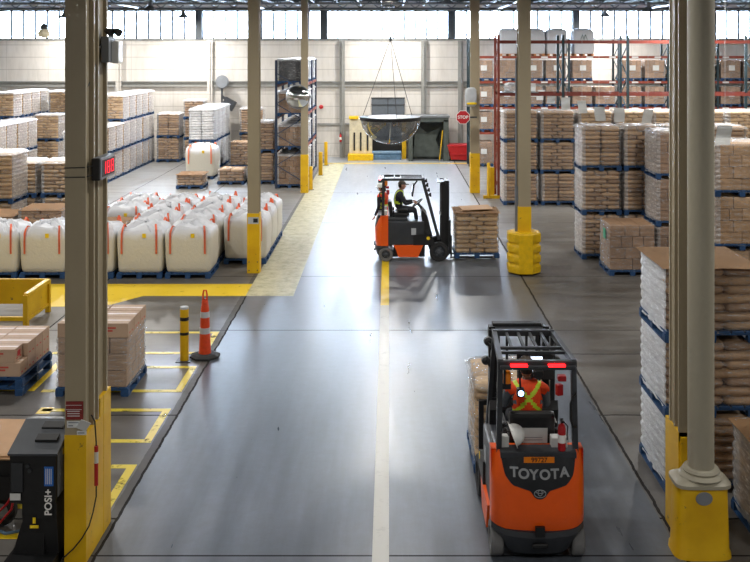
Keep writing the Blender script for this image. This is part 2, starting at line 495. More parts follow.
# roof steel
for k, y in enumerate((47.6, 42.5, 37.5, 32)):
    bm = newbm()
    bx(bm, XL, XR, y-.08, y+.08, 7.42, 7.5); bx(bm, XL, XR, y-.08, y+.08, 7.8, 7.9)
    x = XL
    while x < XR:
        add_bar(bm, (x, y, 7.48), (x+.45, y, 7.82), .04); add_bar(bm, (x+.45, y, 7.82), (x+.9, y, 7.48), .04); x += .9
    trim(bm, M['joist'])
bm = newbm()
x = XL+.6
while x < XR:
    bx(bm, x-.04, x+.04, 30, YW-.2, 7.62, 7.7); x += 1.05
trim(bm, M['joist'])
bm = newbm()
for x, z in ((-12.4, 7.5), (-6.2, 7.45), (5.3, 7.4), (13, 7.5)):
    add_tube(bm, [(x, 25, z), (x, YW-.1, z)], .05, 8)
add_tube(bm, [(XL, 45, 7.3), (XR, 45, 7.3)], .035, 8); add_tube(bm, [(XL, 41, 7.38), (XR, 41, 7.38)], .05, 8)
trim(bm, M['galv'])

# painted floor markings
def worn_line(name, col, thr, lo=0.0, hi=1.0, soft=.05):
    m = bpy.data.materials.new(name); m.use_nodes = True
    nt = m.node_tree; b = nt.nodes['Principled BSDF']; out = nt.nodes['Material Output']
    g = nt.nodes.new('ShaderNodeNewGeometry')
    n = nt.nodes.new('ShaderNodeTexNoise'); n.inputs['Scale'].default_value = 4; n.inputs['Detail'].default_value = 8; n.inputs['Roughness'].default_value = .75
    nt.links.new(g.outputs['Position'], n.inputs['Vector'])
    k = ramp(nt, n.outputs['Fac'], thr-soft, thr+soft)
    tr = nt.nodes.new('ShaderNodeBsdfTransparent'); mx = nt.nodes.new('ShaderNodeMixShader')
    fac = mth(nt, 'ADD', mth(nt, 'MULTIPLY', k, hi-lo), lo)
    nt.links.new(fac, mx.inputs[0]); nt.links.new(tr.outputs[0], mx.inputs[1]); nt.links.new(b.outputs[0], mx.inputs[2]); nt.links.new(mx.outputs[0], out.inputs[0])
    b.inputs['Base Color'].default_value = lin(col); b.inputs['Roughness'].default_value = .4
    return m
LY = worn_line('worn_yellow_floor_paint', '#e6c21a', .36, .35)
LP = worn_line('faded_cream_floor_paint', '#d8d2ac', .42, .4, .75, .16)
LC = worn_line('rubbed_pale_floor_paint', '#c6c4b8', .34, .6, .95, .1)
LF = worn_line('faded_yellow_bay_paint', '#d8c23c', .42, .25)
def strip(x0, x1, y0, y1, m, z=.003):
    bm = newbm(); bx(bm, x0, x1, y0, y1, 0, z); return trim(bm, m)
strip(-.18, 0, 20.3, 24.9, LY); strip(-.18, 0, 4, 20.3, LC)
strip(-3.15, -2.1, 22.15, 46, LP); strip(-3.15, -2.1, 21.07, 22.15, LP, .0035)
strip(-19, -3.15, 21.07, 22.15, LY)
bm = newbm(); add_prism(bm, [(-7.6, 20.2), (-6.0, 20.2), (-5.4, 21.07), (-7.6, 21.07)], 0, .003, 'Z'); trim(bm, LY)
strip(-3.0, 6.2, 45.6, 45.85, LY)
def rect_bay(x0, x1, y0, y1, wd=.11, sides='tbr'):
    if 't' in sides: strip(x0, x1, y1-wd, y1, LF)
    if 'b' in sides: strip(x0, x1, y0, y0+wd, LF)
    if 'r' in sides: strip(x1-wd, x1, y0+wd, y1-wd, LF)
rect_bay(-6.0, -3.25, 17.05, 18.4); rect_bay(-5.5, -3.28, 15.15, 16.4); rect_bay(-5.2, -3.28, 13.2, 14.45)
rect_bay(-5.0, -3.28, 11.3, 12.5)
strip(-5.75, -5.62, 15.2, 20.2, LY); strip(-8.5, -5.75, 15.2, 15.33, LY)
strip(-5.25, -5.05, 14.25, 14.5, LY); strip(-5.6, -3.98, 10.6, 10.74, LY)

# ------------------------------------------------------------------ pallet loads
_cache = {}
def pallet_bm(w, d, h=.135):
    bm = newbm()
    n = 7
    for k in range(n):
        bw = w/n*.82; x = -w/2 + w*(k+.5)/n
        bx(bm, x-bw/2, x+bw/2, -d/2, d/2, h-.022, h)
    for y in (-d/2+.05, 0, d/2-.05):
        bx(bm, -w/2, w/2, y-.045, y+.045, h-.044, h-.022)
        for x in (-w/2+.06, 0, w/2-.06): bx(bm, x-.06, x+.06, y-.05, y+.05, .02, h-.044)
    for x in (-w/2+.06, 0, w/2-.06): bx(bm, x-.055, x+.055, -d/2, d/2, 0, .02)
    return bm
def pallet_mesh(w, d):
    k = ('pal', round(w, 2), round(d, 2))
    if k not in _cache:
        me = finish('pallet', pallet_bm(w, d)); me.materials.append(M['blue']); _cache[k] = me
    return _cache[k]

def load_mesh(kind, w, d, h, v):
    k = (kind, round(w, 2), round(d, 2), round(h, 2), v)
    if k in _cache: return _cache[k]
    R = random.Random(hash(str(k)) & 0xffff if False else sum(ord(c)*(i+3) for i, c in enumerate(str(k))))
    bm = newbm(); z0 = .135
    if kind in ('sack', 'sackt', 'whitesack'):
        nl = max(2, round(h/.115)); lh = h/nl
        for l in range(nl):
            # interlocked pattern: alternate 2x3 and 3x2
            nx, ny = ((2, 3) if l % 2 else (3, 2)) if kind != 'whitesack' else (2, 2)
            if kind == 'sack' and v == 1: nx, ny = 2, 2
            for i in range(nx):
                for j in range(ny):
                    sx, sy = w/nx, d/ny
                    add_pillow(bm, (-w/2+sx*(i+.5)+R.uniform(-.012, .012), -d/2+sy*(j+.5)+R.uniform(-.012, .012), z0+lh*(l+.5)+R.uniform(-.004, .004)),
                               (sx*1.02, sy*1.02, lh*1.18), .55, .3, 12, 6, R.uniform(-.02, .02), .007, R)
    elif kind in ('carton', 'cartont'):
        nl = max(2, round(h/.25)); lh = h/nl
        for l in range(nl):
            nx, ny = (3, 2) if l % 2 else (2, 3)
            if l % 3 == 2: nx, ny = 4, 2
            for i in range(nx):
                for j in range(ny):
                    sx, sy = w/nx, d/ny
                    add_box(bm, (-w/2+sx*(i+.5), -d/2+sy*(j+.5)+R.uniform(-.006, .006), z0+lh*(l+.5)), (sx-.012, sy-.01, lh-.01), (0, 0, R.uniform(-.008, .008)), .008)
    elif kind == 'dark':
        add_pillow(bm, (0, 0, z0+h/2), (w*1.0, d, h), .16, .12, 24, 12, 0, .012, R)
    me = finish('load', bm)
    me.materials.append(M[{'dark': 'darkload'}.get(kind, kind)])
    _cache[k] = me; return me

def wrap_mesh(w, d, h, v, side, front='film', topclosed=False):
    k = ('wrap', round(w, 2), round(d, 2), round(h, 2), v, side, front)
    if k in _cache: return _cache[k]
    R = random.Random(7*v+3); bm = newbm()
    hw, hd = w/2+.022, d/2+.022
    per = []
    n = 12
    for a, b in (((-hw, -hd), (hw, -hd)), ((hw, -hd), (hw, hd)), ((hw, hd), (-hw, hd)), ((-hw, hd), (-hw, -hd))):
        for i in range(n):
            t = i/n; per.append((a[0]+(b[0]-a[0])*t, a[1]+(b[1]-a[1])*t))
    lay = h/max(2, round(h/.115)); nz = 4*max(2, round(h/.115)); rings = []
    for j in range(nz+1):
        z = .1 + (h+.05)*j/nz; ring = []
        for (x, y) in per:
            c = 1 - .03*(abs(x)/hw)*(abs(y)/hd) - (.03 if j == nz else 0)
            dd = noise.noise(Vector((x*5+v*9, y*5, z*9)))*.02 + .03*abs(math.sin(PI*(z-.135)/lay)) - .018
            ring.append(bm.verts.new((x*(c+dd), y*(c+dd), z + (R.uniform(-.02, .02) if j in (0, nz) else 0))))
        rings.append(ring)
    N = len(per)
    for j in range(nz):
        for i in range(N):
            f = bm.faces.new((rings[j][i], rings[j][(i+1) % N], rings[j+1][(i+1) % N], rings[j+1][i]))
            q = i // n
            f.material_index = 1 if q in (1, 3) else 0  # side faces get the whiter film, glancing light put into its colour
            f.smooth = True
            if q == 0 and (i % n) == 0 and side == 'whitened': f.material_index = 1
    me = finish('stretch_wrap', bm); me.materials.append(M[front]); me.materials.append(M[side])
    _cache[k] = me; return me

def sheet_bm(w, d, z, droop=.03, over=.03, seed=0):
    bm = newbm(); n = 10; g = []
    for j in range(n+1):
        row = []
        for i in range(n+1):
            u, v = i/n*2-1, j/n*2-1
            dz = -droop*max(abs(u), abs(v))**4 + .012*noise.noise(Vector((u*2+seed, v*2, 3)))
            row.append(bm.verts.new((u*(w/2+over), v*(d/2+over), z+dz)))
        g.append(row)
    for j in range(n):
        for i in range(n): bm.faces.new((g[j][i], g[j][i+1], g[j+1][i+1], g[j+1][i])).smooth = True
    r = bmesh.ops.solidify(bm, geom=bm.faces[:], thickness=.008)
    return bm

def covertop(w, d, z, seed):
    """crumpled film cap lying over the top layer"""
    bm = newbm(); n = 16; g = []
    for j in range(n+1):
        row = []
        for i in range(n+1):
            u, v = i/n*2-1, j/n*2-1
            e = max(abs(u), abs(v))
            dz = -.08*max(0, e-.86)/.14 + .03*noise.noise(Vector((u*4+seed, v*4, seed))) + .015*noise.noise(Vector((u*11, v*11, seed)))
            row.append(bm.verts.new((u*(w/2+.03), v*(d/2+.03), z+dz+.02)))
        g.append(row)
    for j in range(n):
        for i in range(n): bm.faces.new((g[j][i], g[j][i+1], g[j+1][i+1], g[j+1][i])).smooth = True
    return bm

def load(loc, w, d, h, kind, label, cat='pallet load', group=None, v=0, side='whitened', front='film', top=None, note=False, name=None, rz=0):
    """one shrink-wrapped pallet: h is the height of the whole tier"""
    nm = name or {'sack': 'sack_pallet', 'sackt': 'sack_pallet', 'whitesack': 'white_sack_pallet', 'carton': 'carton_pallet', 'cartont': 'carton_pallet', 'dark': 'wrapped_pallet'}[kind]
    t = thing(nm, label, cat, loc, rz, group)
    gh = h-.135-.012
    obj('pallet', pallet_mesh(w, d), None, t)
    obj({'sack': 'paper_sacks', 'sackt': 'paper_sacks', 'whitesack': 'white_sacks', 'carton': 'cartons', 'cartont': 'cartons', 'dark': 'dark_goods'}[kind], load_mesh(kind, w-.06, d-.06, gh, v), None, t)
    if side: obj('stretch_wrap', wrap_mesh(w-.05, d-.05, gh, v, side, front), None, t)
    if top == 'sheet':
        k = ('sh', round(w, 2), round(d, 2), round(h, 2), v)
        if k not in _cache:
            _cache[k] = finish('cardboard_sheet', sheet_bm(w, d, h+.012, seed=v)); _cache[k].materials.append(M['board'])
        obj('cardboard_sheet', _cache[k], None, t)
    if top == 'cover':
        k = ('cv', round(w, 2), round(d, 2), round(h, 2), v)
        if k not in _cache:
            _cache[k] = finish('film_cover', covertop(w, d, h, v*3.1)); _cache[k].materials.append(M['whitened'])
        obj('film_cover', _cache[k], None, t)
    if top == 'filmcap':
        k = ('fc', round(w, 2), round(d, 2), round(h, 2), v)
        if k not in _cache:
            _cache[k] = finish('film_cap', covertop(w, d, h, v*3.1)); _cache[k].materials.append(M['thin'])
        obj('film_cap', _cache[k], None, t)
    if note:
        k = 'note%s%s' % (round(d, 2), round(h, 2))
        if k not in _cache:
            bm = newbm(); bx(bm, -.1, .18, -d/2-.004, -d/2-.001, h*.5, h*.5+.24); _cache[k] = finish('paper_note', bm); _cache[k].materials.append(M['paper'])
        obj('paper_note', _cache[k], None, t)
    return t

TIER = {1: ['single'], 2: ['bottom', 'top'], 3: ['bottom', 'middle', 'top']}
def stack(xl, yf, w, d, hs, kinds, where, group=None, side='whitened', front='film', top=None, seed=0, look=None, jit=.02, note=False):
    R = random.Random(seed*17+5); z = 0
    if top is None and len(hs) > 1: top = 'cover' if xl < 0 else 'filmcap'
    for k, h in enumerate(hs):
        kind = kinds[k] if isinstance(kinds, (list, tuple)) else kinds
        lk = look or {'sack': 'brown paper sacks', 'sackt': 'tan paper sacks', 'whitesack': 'white sacks', 'carton': 'brown cartons', 'cartont': 'tan cartons', 'dark': 'dark wrapped goods'}[kind]
        t = TIER[len(hs)][k]
        lab = ('%s pallet of %s, %s' % (t, lk, where)) if t != 'single' else 'pallet of %s, %s' % (lk, where)
        last = k == len(hs)-1
        load((xl+w/2+R.uniform(-jit, jit), yf+d/2+R.uniform(-jit, jit), z), w, d, h, kind, lab, v=(seed+k) % 3, side=side, front=front,
             top=(top if last else None), group=group, note=note and last)
        z += h

# --- right side: row in front of the racks
for i in range(7):
    nm = 'leftmost' if i == 0 else ORD[i] + ' from left'
    stack(3.98+1.3*i, 33.4, 1.2, 1.15, [1.09]*3, 'sack' if i < 2 else ('sack', 'sack', 'sackt'), '%s stack of row under red racks' % nm,
          'sack stacks in the row under the red racks', seed=i)
# row of four in front of it
for i in range(4):
    nm = ['nearest the aisle', 'second from the aisle', 'third from aisle, behind big column', 'far right past big column'][i]
    stack(4.98+1.08*i, 24.75, 1.02, 1.1, [1.14]*3, ('sack', 'sack', 'sack'), 'middle right row, ' + nm, 'sack stacks in the middle right row', seed=i+11, jit=.01)
stack(6.45, 23.15, 1.05, 1.15, [1.14]*3, ('carton', 'carton', 'carton'), 'tight against left of the big right column', None, seed=22, jit=0, look='brown boxes in film')
stack(5.27, 22.95, 1.12, 1.15, [1.21], 'carton', 'low, with green label, before the middle right row', None, side='thin', seed=23, jit=0, top=None)
bm = newbm(); bx(bm, 5.262, 5.266, 23.35, 23.6, .8, 1.05)
tagp = obj('green_label', bm, mat('green_label_paper', '#3c9a78', .6), bpy.data.objects['pallet'] if False else None)
tagp.parent = [o for o in C.objects if o.get('label', '').startswith('pallet of brown cartons, low')][0]
tagp.location = -Vector(tagp.parent.location); tagp['label'] = 'green paper label'
stack(6.93, 20.4, 1.15, 1.15, [1.14]*3, 'cartont', 'tall stack right of the big near column', None, seed=30, jit=.01)
stack(3.36, 11.7, 1.14, 1.2, [.915]*3, 'sack', 'near stack behind round column plinth', None, side='whitefilm', seed=31, jit=0, top='none')
nt_ = [o for o in C.objects if o.get('label', '').startswith('top pallet of brown paper sacks, near stack')][0]
obj('cardboard_sheet', sheet_bm(1.12, 1.22, .955, .04, .05, 5), M['board'], nt_)
stack(4.03, 10.12, 1.1, 1.2, [1.07], 'sack', 'low, at right edge beside the plinth', None, seed=32, jit=0, top='sheet')

# --- left side
for k in range(9):
    y = 36.9+1.1*k; n = 2 if y < 41 else 3
    nm = ORD[k] + ' from camera'
    stack(-12.52, y, 1.1, 1.06, [1.15]*n, 'sackt', 'long left row beside floor aisle, ' + nm, 'wrapped sack stacks in the long left row', seed=40+k)
for k in range(5):
    stack(-16.3, 36.0+1.12*k, 1.1, 1.06, [1.15, 1.3], 'sackt', 'outer left row, %s from camera' % ORD[k], 'sack stacks in the outer left row', seed=50+k)
for k in range(4):
    stack(-17.65, 42.3+1.12*k, 1.1, 1.06, [1.15, 1.2, 1.15], 'sackt', 'far left corner row, %s from camera' % ORD[k], 'sack stacks in the far left corner row', seed=60+k)
stack(-15.9, 43.0, 1.1, 1.1, [1.3, 1.2], 'sackt', 'between far left corner row and left column', seed=70)
stack(-16.2, 45.6, 1.1, 1.1, [1.15]*3, 'sackt', 'against back wall left of left column', seed=71)
stack(-11.5, 26.5, 1.1, 1.2, [1.15, 1.4], 'sackt', 'tallest at left edge behind bulk bags', seed=72)
stack(-11.4, 28.1, 1.05, 1.1, [1.07, 1.06], 'sackt', 'behind left edge stack, left one', seed=73)
stack(-10.2, 28.1, 1.1, 1.1, [1.07, 1.06], 'sackt', 'just left of the beige column', seed=74)
stack(-9.6, 24.75, 1.15, 1.15, [1.28], 'sack', 'under cardboard behind the bulk bags', seed=75, top='sheet')
stack(-10.85, 24.75, 1.15, 1.15, [1.12], 'sack', 'at left edge right behind bulk bags', seed=76, top='sheet')
stack(-7.7, 24.2, 1.05, 1.1, [1.02], 'sack', 'glimpsed between bulk bags', seed=77, top='sheet')
# middle left group
stack(-8.3, 37.3, 1.05, 1.15, [.56], 'sack', 'lowest, topped with card, before white sacks', seed=80, side='thin', top='sheet')
stack(-6.9, 38.5, 1.08, 1.1, [.62], 'sack', 'low and crumpled, right of the lowest load', seed=81)
for k in range(4):
    stack(-8.85, 42.3+1.12*k, 1.12, 1.06, [1.3, 1.5], 'whitesack', 'white block of stacks, %s from camera' % ORD[k], 'white sack stacks in the white block', seed=82+k, top='cover', front='thin')
stack(-11.2, 46.2, 1.1, 1.1, [1.15, 1.2], 'sack', 'at end of the long left row', seed=90)
stack(-10.05, 46.9, 1.0, 1.1, [1.0, 1.0, .95], 'sack', 'narrow, left of white block by wall', seed=91)
stack(-7.35, 43.9, 1.1, 1.1, [1.2], 'sack', 'short, right of white block', seed=92)
stack(-7.2, 46.2, 1.15, 1.1, [1.3, 1.3], 'sack', 'by wall left of the slim column', seed=93)
stack(-5.72, 38.7, 1.08, 1.15, [1.25, 1.25], 'sack', 'beside the navy rack', seed=94)

# ------------------------------------------------------------------ loose cartons on pallets, near left
def carton_proto():
    bm = newbm(); add_box(bm, (0, 0, .5), (1, 1, 1), None, .012)
    for f in bm.faces: pass
    return bm
def carton(loc, w, d, h, label, group, side_red=False, rz=0):
    t = thing('carton', label, 'box', loc, rz, group)
    bm = newbm(); add_box(bm, (0, 0, h/2), (w, d, h), None, .006); obj('carton_box', bm, M['pcart'], t)
    bm = newbm(); bx(bm, -w/2+.01, w/2-.01, -.025, .025, h, h+.0015); obj('tape', bm, M['pale'], t)
    bm = newbm()
    R = random.Random(int(loc[0]*100)+int(loc[1]*37))
    for k in range(2): bx(bm, -.09, .08-.05*k, -d/2-.0015, -d/2, h*.62-k*.045, h*.62+.028-k*.045)
    for yy in (-.1, .04): bx(bm, w/2, w/2+.0012, yy, yy+.06, h*.2, h*.3)
    obj('red_print', bm, M['redprint'], t)
    if side_red:
        bm = newbm(); bx(bm, w/2+.0015, w/2+.003, -.06, .06, h*.35, h*.75); obj('red_sticker', bm, M['red'], t)
    return t
M['pcart'] = mat('pinkish_brown_carton', '#b0957e', .75, var=.08, scale=3)
M['pale'] = mat('pale_carton_tape', '#d9ccc2', .5)
# two empty pallets under cartons at left edge
px0, px1, pyf, pyb = -7.3, -5.72, 14.98, 16.3
for k, lab in enumerate(('lower blue pallet under the loose cartons at left edge', 'upper blue pallet directly beneath the loose cartons at left edge')):
    t = thing('pallet', lab, 'pallet', ((px0+px1)/2-.0, (pyf+pyb)/2, .145*k))
    bm = pallet_bm(px1-px0, pyb-pyf, .145); obj('pallet_boards', bm, M['blue'], t)
cw, cd, ch = .52, .325, .212
names = {0: 'front', 1: 'second', 2: 'third', 3: 'rear'}
col_n = ['left column', 'middle column', 'right column']
for l in range(2):
    for j in range(4):
        for i in range(3):
            if l == 1 and j == 1 and i == 2: pass
            x = px1-.05-cw/2-(2-i)*(cw+.005) - (.08 if l == 1 and j == 0 else 0); y = pyf+.03+cd/2+j*(cd+.003)
            lift = 0
            carton((x, y, .29+l*(ch+.001)), cw-.004, cd-.004, ch, '%s loose carton, %s row, %s on left edge pallets' % (('lower', 'upper')[l], names[j], col_n[i]),
                   'loose cartons on the left edge pallets', side_red=(l == 1 and j == 0 and i == 2))
for i, lab in ((1, 'raised loose carton at rear middle of left edge pallets'), (2, 'raised loose carton at rear right corner of left edge pallets')):
    x = px1-.05-cw/2-(2-i)*(cw+.005)
    for_y = pyf+.03+cd/2+3*(cd+.003)
# wrapped carton stack right of it with a loose top layer
bxl, bxr, byf, byb = -5.2, -4.06, 14.95, 16.1
wl = load(((bxl+bxr)/2, (byf+byb)/2, 0), bxr-bxl, byb-byf, .92, 'cartont', 'half wrapped pallet of brown cartons behind the left column', v=2, side='thin', front='film')
for ch_ in wl.children:
    if ch_.name.startswith('cartons'):
        ch_.data = ch_.data.copy(); ch_.data.materials.clear(); ch_.data.materials.append(M['pcart'])
for j in range(3):
    for i in range(2):
        carton((bxl+.3+i*.56, byf+.2+j*.375, 1.008-.1+.003), .54, .36, .225, 'top layer carton, %s row, %s side of half wrapped pallet' % (names[j], ('left', 'right')[i]),
               'cartons in the top layer of the half wrapped pallet')
# ------------------------------------------------------------------ bulk bags
def bag_bm(v, w=1.06, d=1.12, ht=1.0):
    bm = newbm(); N = 48
    prof = [(0, .93, .16), (.03, .97, .16), (.12, 1.0, .18), (.35, 1.03, .2), (.6, 1.04, .22), (.8, 1.04, .22), (.9, 1.02, .24), (.97, .97, .28), (1.02, .88, .34), (1.05, .72, .42), (1.07, .54, .55), (1.085, .36, .8), (1.09, .2, 1), (1.09, .06, 1)]
    rings = []
    for j, (z, s, e) in enumerate(prof):
        ring = []
        for i in range(N):
            t = 2*PI*(i+.5)/N
            x = sp(math.cos(t), e)*s*w/2; y = sp(math.sin(t), e)*s*d/2
            n1 = noise.noise(Vector((x*3+v*7, y*3, z*3))); up = max(0, z-.78)/.4
            fold = math.sin(t*11+v)*.5+math.sin(t*17+2*v)*.5
            k = 1 + n1*.03 + (fold*.05+noise.noise(Vector((x*9, y*9, v*3.0)))*.12)*up
            zz = z*ht + (noise.noise(Vector((x*3, y*3, v*5.0)))*.22 + noise.noise(Vector((x*9, y*9, v*2.0)))*.14 + fold*.05)*up
            ring.append(bm.verts.new((x*k, y*k, zz)))
        rings.append(ring)
    for j in range(len(prof)-1):
        for i in range(N): bm.faces.new((rings[j][i], rings[j][(i+1) % N], rings[j+1][(i+1) % N], rings[j+1][i]))
    bm.faces.new(rings[0]); bm.faces.new(list(reversed(rings[-1])))
    # tied spout lying on the crown
    pts = []
    for k in range(7):
        a = k*.5+v; pts.append((.05*k*math.cos(a)*.9, .045*k*math.sin(a), 1.09+.05*math.sin(k*1.1)))
    add_tube(bm, pts, [.07, .06, .045, .07, .1, .09, .05], 10)
    return bm
BAG = []
for v in range(3):
    me = finish('bag_body', bag_bm(v), .9); me.materials.append(M['bag']); BAG.append(me)
def strap_bm(sx, sy, v):
    bm = newbm(); x = sx*.41; y = sy*.602
    pts = [(x, y, .45), (x, y*1.01, .7), (x*.99, y*1.0, .93), (x*.96, y*.92, 1.03), (x*.9, y*.8, 1.1+.04*((v*7) % 3)), (x*.86, y*.7, 1.06)]
    ws = .023
    a = []
    for p in pts: a.append((bm.verts.new((p[0]-ws, p[1], p[2])), bm.verts.new((p[0]+ws, p[1], p[2]))))
    for i in range(len(a)-1): bm.faces.new((a[i][0], a[i][1], a[i+1][1], a[i+1][0]))
    bmesh.ops.solidify(bm, geom=bm.faces[:], thickness=.007)
    return bm
STR = {}
for sx in (-1, 1):
    for sy in (-1, 1):
        for v in range(3):
            me = finish('lifting_loop', strap_bm(sx, sy, v), 1.0); me.materials.append(M['strap']); STR[sx, sy, v] = me
bm = newbm(); add_box(bm, (.12, -.6, .88), (.085, .012, .1), (.1, 0, .1)); TAG = finish('tag', bm); TAG.materials.append(M['tag'])
PBAG = finish('pallet_boards', pallet_bm(1.07, 1.18)); PBAG.materials.append(M['blue'])
def bulk_bag(xr, yf, where, v, group=None, pallet=True, s=1.0):
    cx, cy = xr-.535, yf+.59
    if pallet:
        p = obj('pallet', PBAG, None); p.location = (cx, cy, 0)
        tag(p, 'blue pallet under the bulk bag %s' % where, 'pallet', group and 'blue pallets under the bulk bags')
    t = thing('bulk_bag', 'white bulk bag with orange loops, %s' % where, 'bulk bag', (cx, cy, .137), 0, group)
    t.scale = (s, s, s)
    obj('bag_body', BAG[v % 3], None, t)
    for sx in (-1, 1):
        for sy in (-1, 1): obj('lifting_loop', STR[sx, sy, v % 3], None, t)
    obj('tag', TAG, None, t)
    return t
G = 'bulk bags in the block behind the yellow floor band'
fn = ['front row, right end', 'front row, second from right', 'front row, third from right, touching left column', 'front row, behind left column', 'front row, far left']
for k in range(5): bulk_bag(-4.22-1.145*k, 22.66, fn[k], k, G)
for r, y in enumerate((24.2, 25.48, 26.76)):
    rn = ['second', 'third', 'rear'][r]
    bulk_bag(-3.1, y, '%s row, %s' % (rn, 'right end behind slim column' if r == 0 else 'right end'), r+1, G)
    for k in range(3):
        if k == 2 and r == 0: continue
        bulk_bag(-4.28-1.15*k, y, '%s row, %s' % (rn, ['second from right', 'third from right', 'left end'][k]), r+k, G)
bulk_bag(-7.35, 40.1, 'alone against the white sack block', 1, None, s=1.15)

# ------------------------------------------------------------------ building columns
def hcol_bm(bm, x0, x1, y0, y1, z0, z1, t=.03):
    """H section, flanges across the aisle direction"""
    bx(bm, x0, x1, y0, y0+t, z0, z1); bx(bm, x0, x1, y1-t, y1, z0, z1); bx(bm, (x0+x1)/2-t/2, (x0+x1)/2+t/2, y0+t, y1-t, z0, z1)
def slim_column(x, y, zy, label, sleeve=True, w=.28):
    t = thing('building_column', label, 'column', (x, y, 0))
    bm = newbm(); hcol_bm(bm, -w/2, w/2, -w/2, w/2, zy, ZC); obj('shaft', bm, M['beige'], t, label='beige painted upper shaft')
    bm = newbm(); bx(bm, -w/2-.012, w/2+.012, -w/2-.012, w/2+.012, 0, zy, .006)
    obj('painted_guard', bm, M['yworn'], t, label='yellow lower guard')
    bm = newbm()
    for sx in (-1, 1):
        for sy in (-1, 1): add_tube(bm, [(sx*.1, -.152, .08+.1*(sy+1)), (sx*.1, -.17, .08+.1*(sy+1))], .014, 8)
    obj('anchor_bolts', bm, M['steel'], t)
    return t
cA = slim_column(-3.28, 23.35, 1.45, 'slim beige column with scuffed yellow foot beside the bulk bags')
bm = newbm(); bx(bm, -.13, .13, -.156, -.153, 1.2, 1.36); bx(bm, .0, .11, -.158, -.156, 1.23, 1.33, mi=1); obj('worn_label', bm, [M['lgrey'], M['black']], cA)
cB = slim_column(-3.2, 36.4, 1.45, 'slim beige column with yellow foot against the navy rack', w=.26)
cC = slim_column(3.27, 23.3, 1.62, 'beige column rising from the fat yellow barrel guard', w=.3)
bm = newbm(); add_tube(bm, [(-.19, -.05, .95), (-.19, -.05, 5.2)], .025, 8); bx(bm, -.22, -.15, -.08, -.02, 1.0, 2.1); obj('conduit', bm, M['grey'], cC)
cD = slim_column(3.25, 36.4, 1.5, 'beige column with yellow foot beside the stop sign', w=.34)

# double column near left
t = thing('building_column', 'wide beige double column with tall yellow foot at near left', 'column', (-3.3, 10.1, 0))
bm = newbm()
bx(bm, -.11, .11, 0, .03, 1.35, ZC); bx(bm, -.06, .06, .03, .3, 1.35, ZC); bx(bm, -.11, .11, .27, .32, 1.35, ZC)
bx(bm, -.11, .11, .42, .46, 1.35, ZC); bx(bm, -.06, .07, .46, .75, 1.35, ZC); bx(bm, -.06, .06, .3, .44, 1.35, ZC); bx(bm, -.11, .11, .74, .78, 1.35, ZC)
obj('shaft', bm, M['beige'], t, label='beige painted shaft of double flanges')
bm = newbm()
bx(bm, -.115, .115, -.006, .5, 0, 1.35, .004); bx(bm, -.11, .112, .5, .62, 0, 1.55, .004); bx(bm, -.115, .115, .62, .9, 0, 1.55, .006)
obj('painted_guard', bm, M['yworn'], t, label='yellow painted lower part')
bm = newbm(); bx(bm, -.135, .135, -.004, 0, 1.35, 1.35); 
bm.free()
bm = newbm(); bx(bm, -.095, .085, -.012, -.002, 1.515, 1.705); s_ = obj('red_notice', bm, M['darkred'], t, label='faded dark red notice')
bm = newbm()
for z in (1.665, 1.62): bx(bm, -.1, .07, -.0135, -.012, z, z+.004)
for z in (1.55, 1.575, 1.6): bx(bm, -.08, .05, -.0135, -.012, z, z+.008)
obj('notice_rule', bm, M['paper'], s_)
bm = newbm(); bx(bm, -.085, .06, -.011, -.006, 1.43, 1.5); bx(bm, .02, .12, -.011, -.006, 1.355, 1.395)
for z, a, b in ((1.478, -.07, .04), (1.445, -.07, -.02), (1.37, .03, .1)): bx(bm, a, b, -.0125, -.011, z, z+.012, mi=1)
add_box(bm, (.1, -.05, 1.47), (.11, .004, .13), (.5, .5, .35))
obj('paper_label', bm, [M['paper'], M['grey']], t)

# big right column: ridged H column with a round pipe column on a yellow plinth in front
t = thing('building_column', 'ridged beige column behind the round one at near right', 'column', (3.32, 10.55, 0))
bm = newbm()
bx(bm, -.135, .135, -.0, .03, 1.1, ZC); bx(bm, -.1, .1, .03, .2, 1.1, ZC); bx(bm, -.135, .135, .16, .2, 1.1, ZC)
bx(bm, -.12, .12, .2, .36, 1.1, ZC); bx(bm, -.135, .135, .33, .37, 1.1, ZC); bx(bm, -.09, .09, .37, .5, 1.1, ZC)
obj('shaft', bm, M['beige'], t)
bm = newbm(); bx(bm, -.14, .14, 0, .5, 0, 1.2, .004); bx(bm, -.12, .1, -.04, 0, 0, 1.15); obj('painted_guard', bm, M['yworn'], t, label='yellow painted lower part')
t = thing('round_column', 'round grey beige column on bulging yellow plinth at near right', 'column', (3.365, 10.36, 0))
bm = newbm(); add_lathe(bm, [(.138, .86), (.145, ZC)], seg=40); obj('pipe_shaft', bm, M['beigeg'], t, smooth=.6)
# plinth (concrete, flared rounded-square), separate name for pieces
def plinth_ring(bm, s, z, e=.45, N=40, sy=1.0):
    r = []
    for i in range(N):
        a = 2*PI*i/N; r.append(bm.verts.new((sp(math.cos(a), e)*s, sp(math.sin(a), e)*s*sy, z)))
    return r
def loft(bm, rings, mi=0):
    for j in range(len(rings)-1):
        n = len(rings[j])
        for i in range(n): bm.faces.new((rings[j][i], rings[j][(i+1) % n], rings[j+1][(i+1) % n], rings[j+1][i])).material_index = mi
    bm.faces.new(rings[0]).material_index = mi; bm.faces.new(list(reversed(rings[-1]))).material_index = mi
bm = newbm(); loft(bm, [plinth_ring(bm, s, z, .5, sy=.72) for s, z in ((.31, 0), (.305, .05), (.29, .08), (.28, .4), (.272, .7), (.266, .745))])
for v in bm.verts: v.co.x -= .015; v.co.y -= .0
pl = obj('plinth', bm, M['yworn'], t, smooth=.7, label='yellow painted plinth')
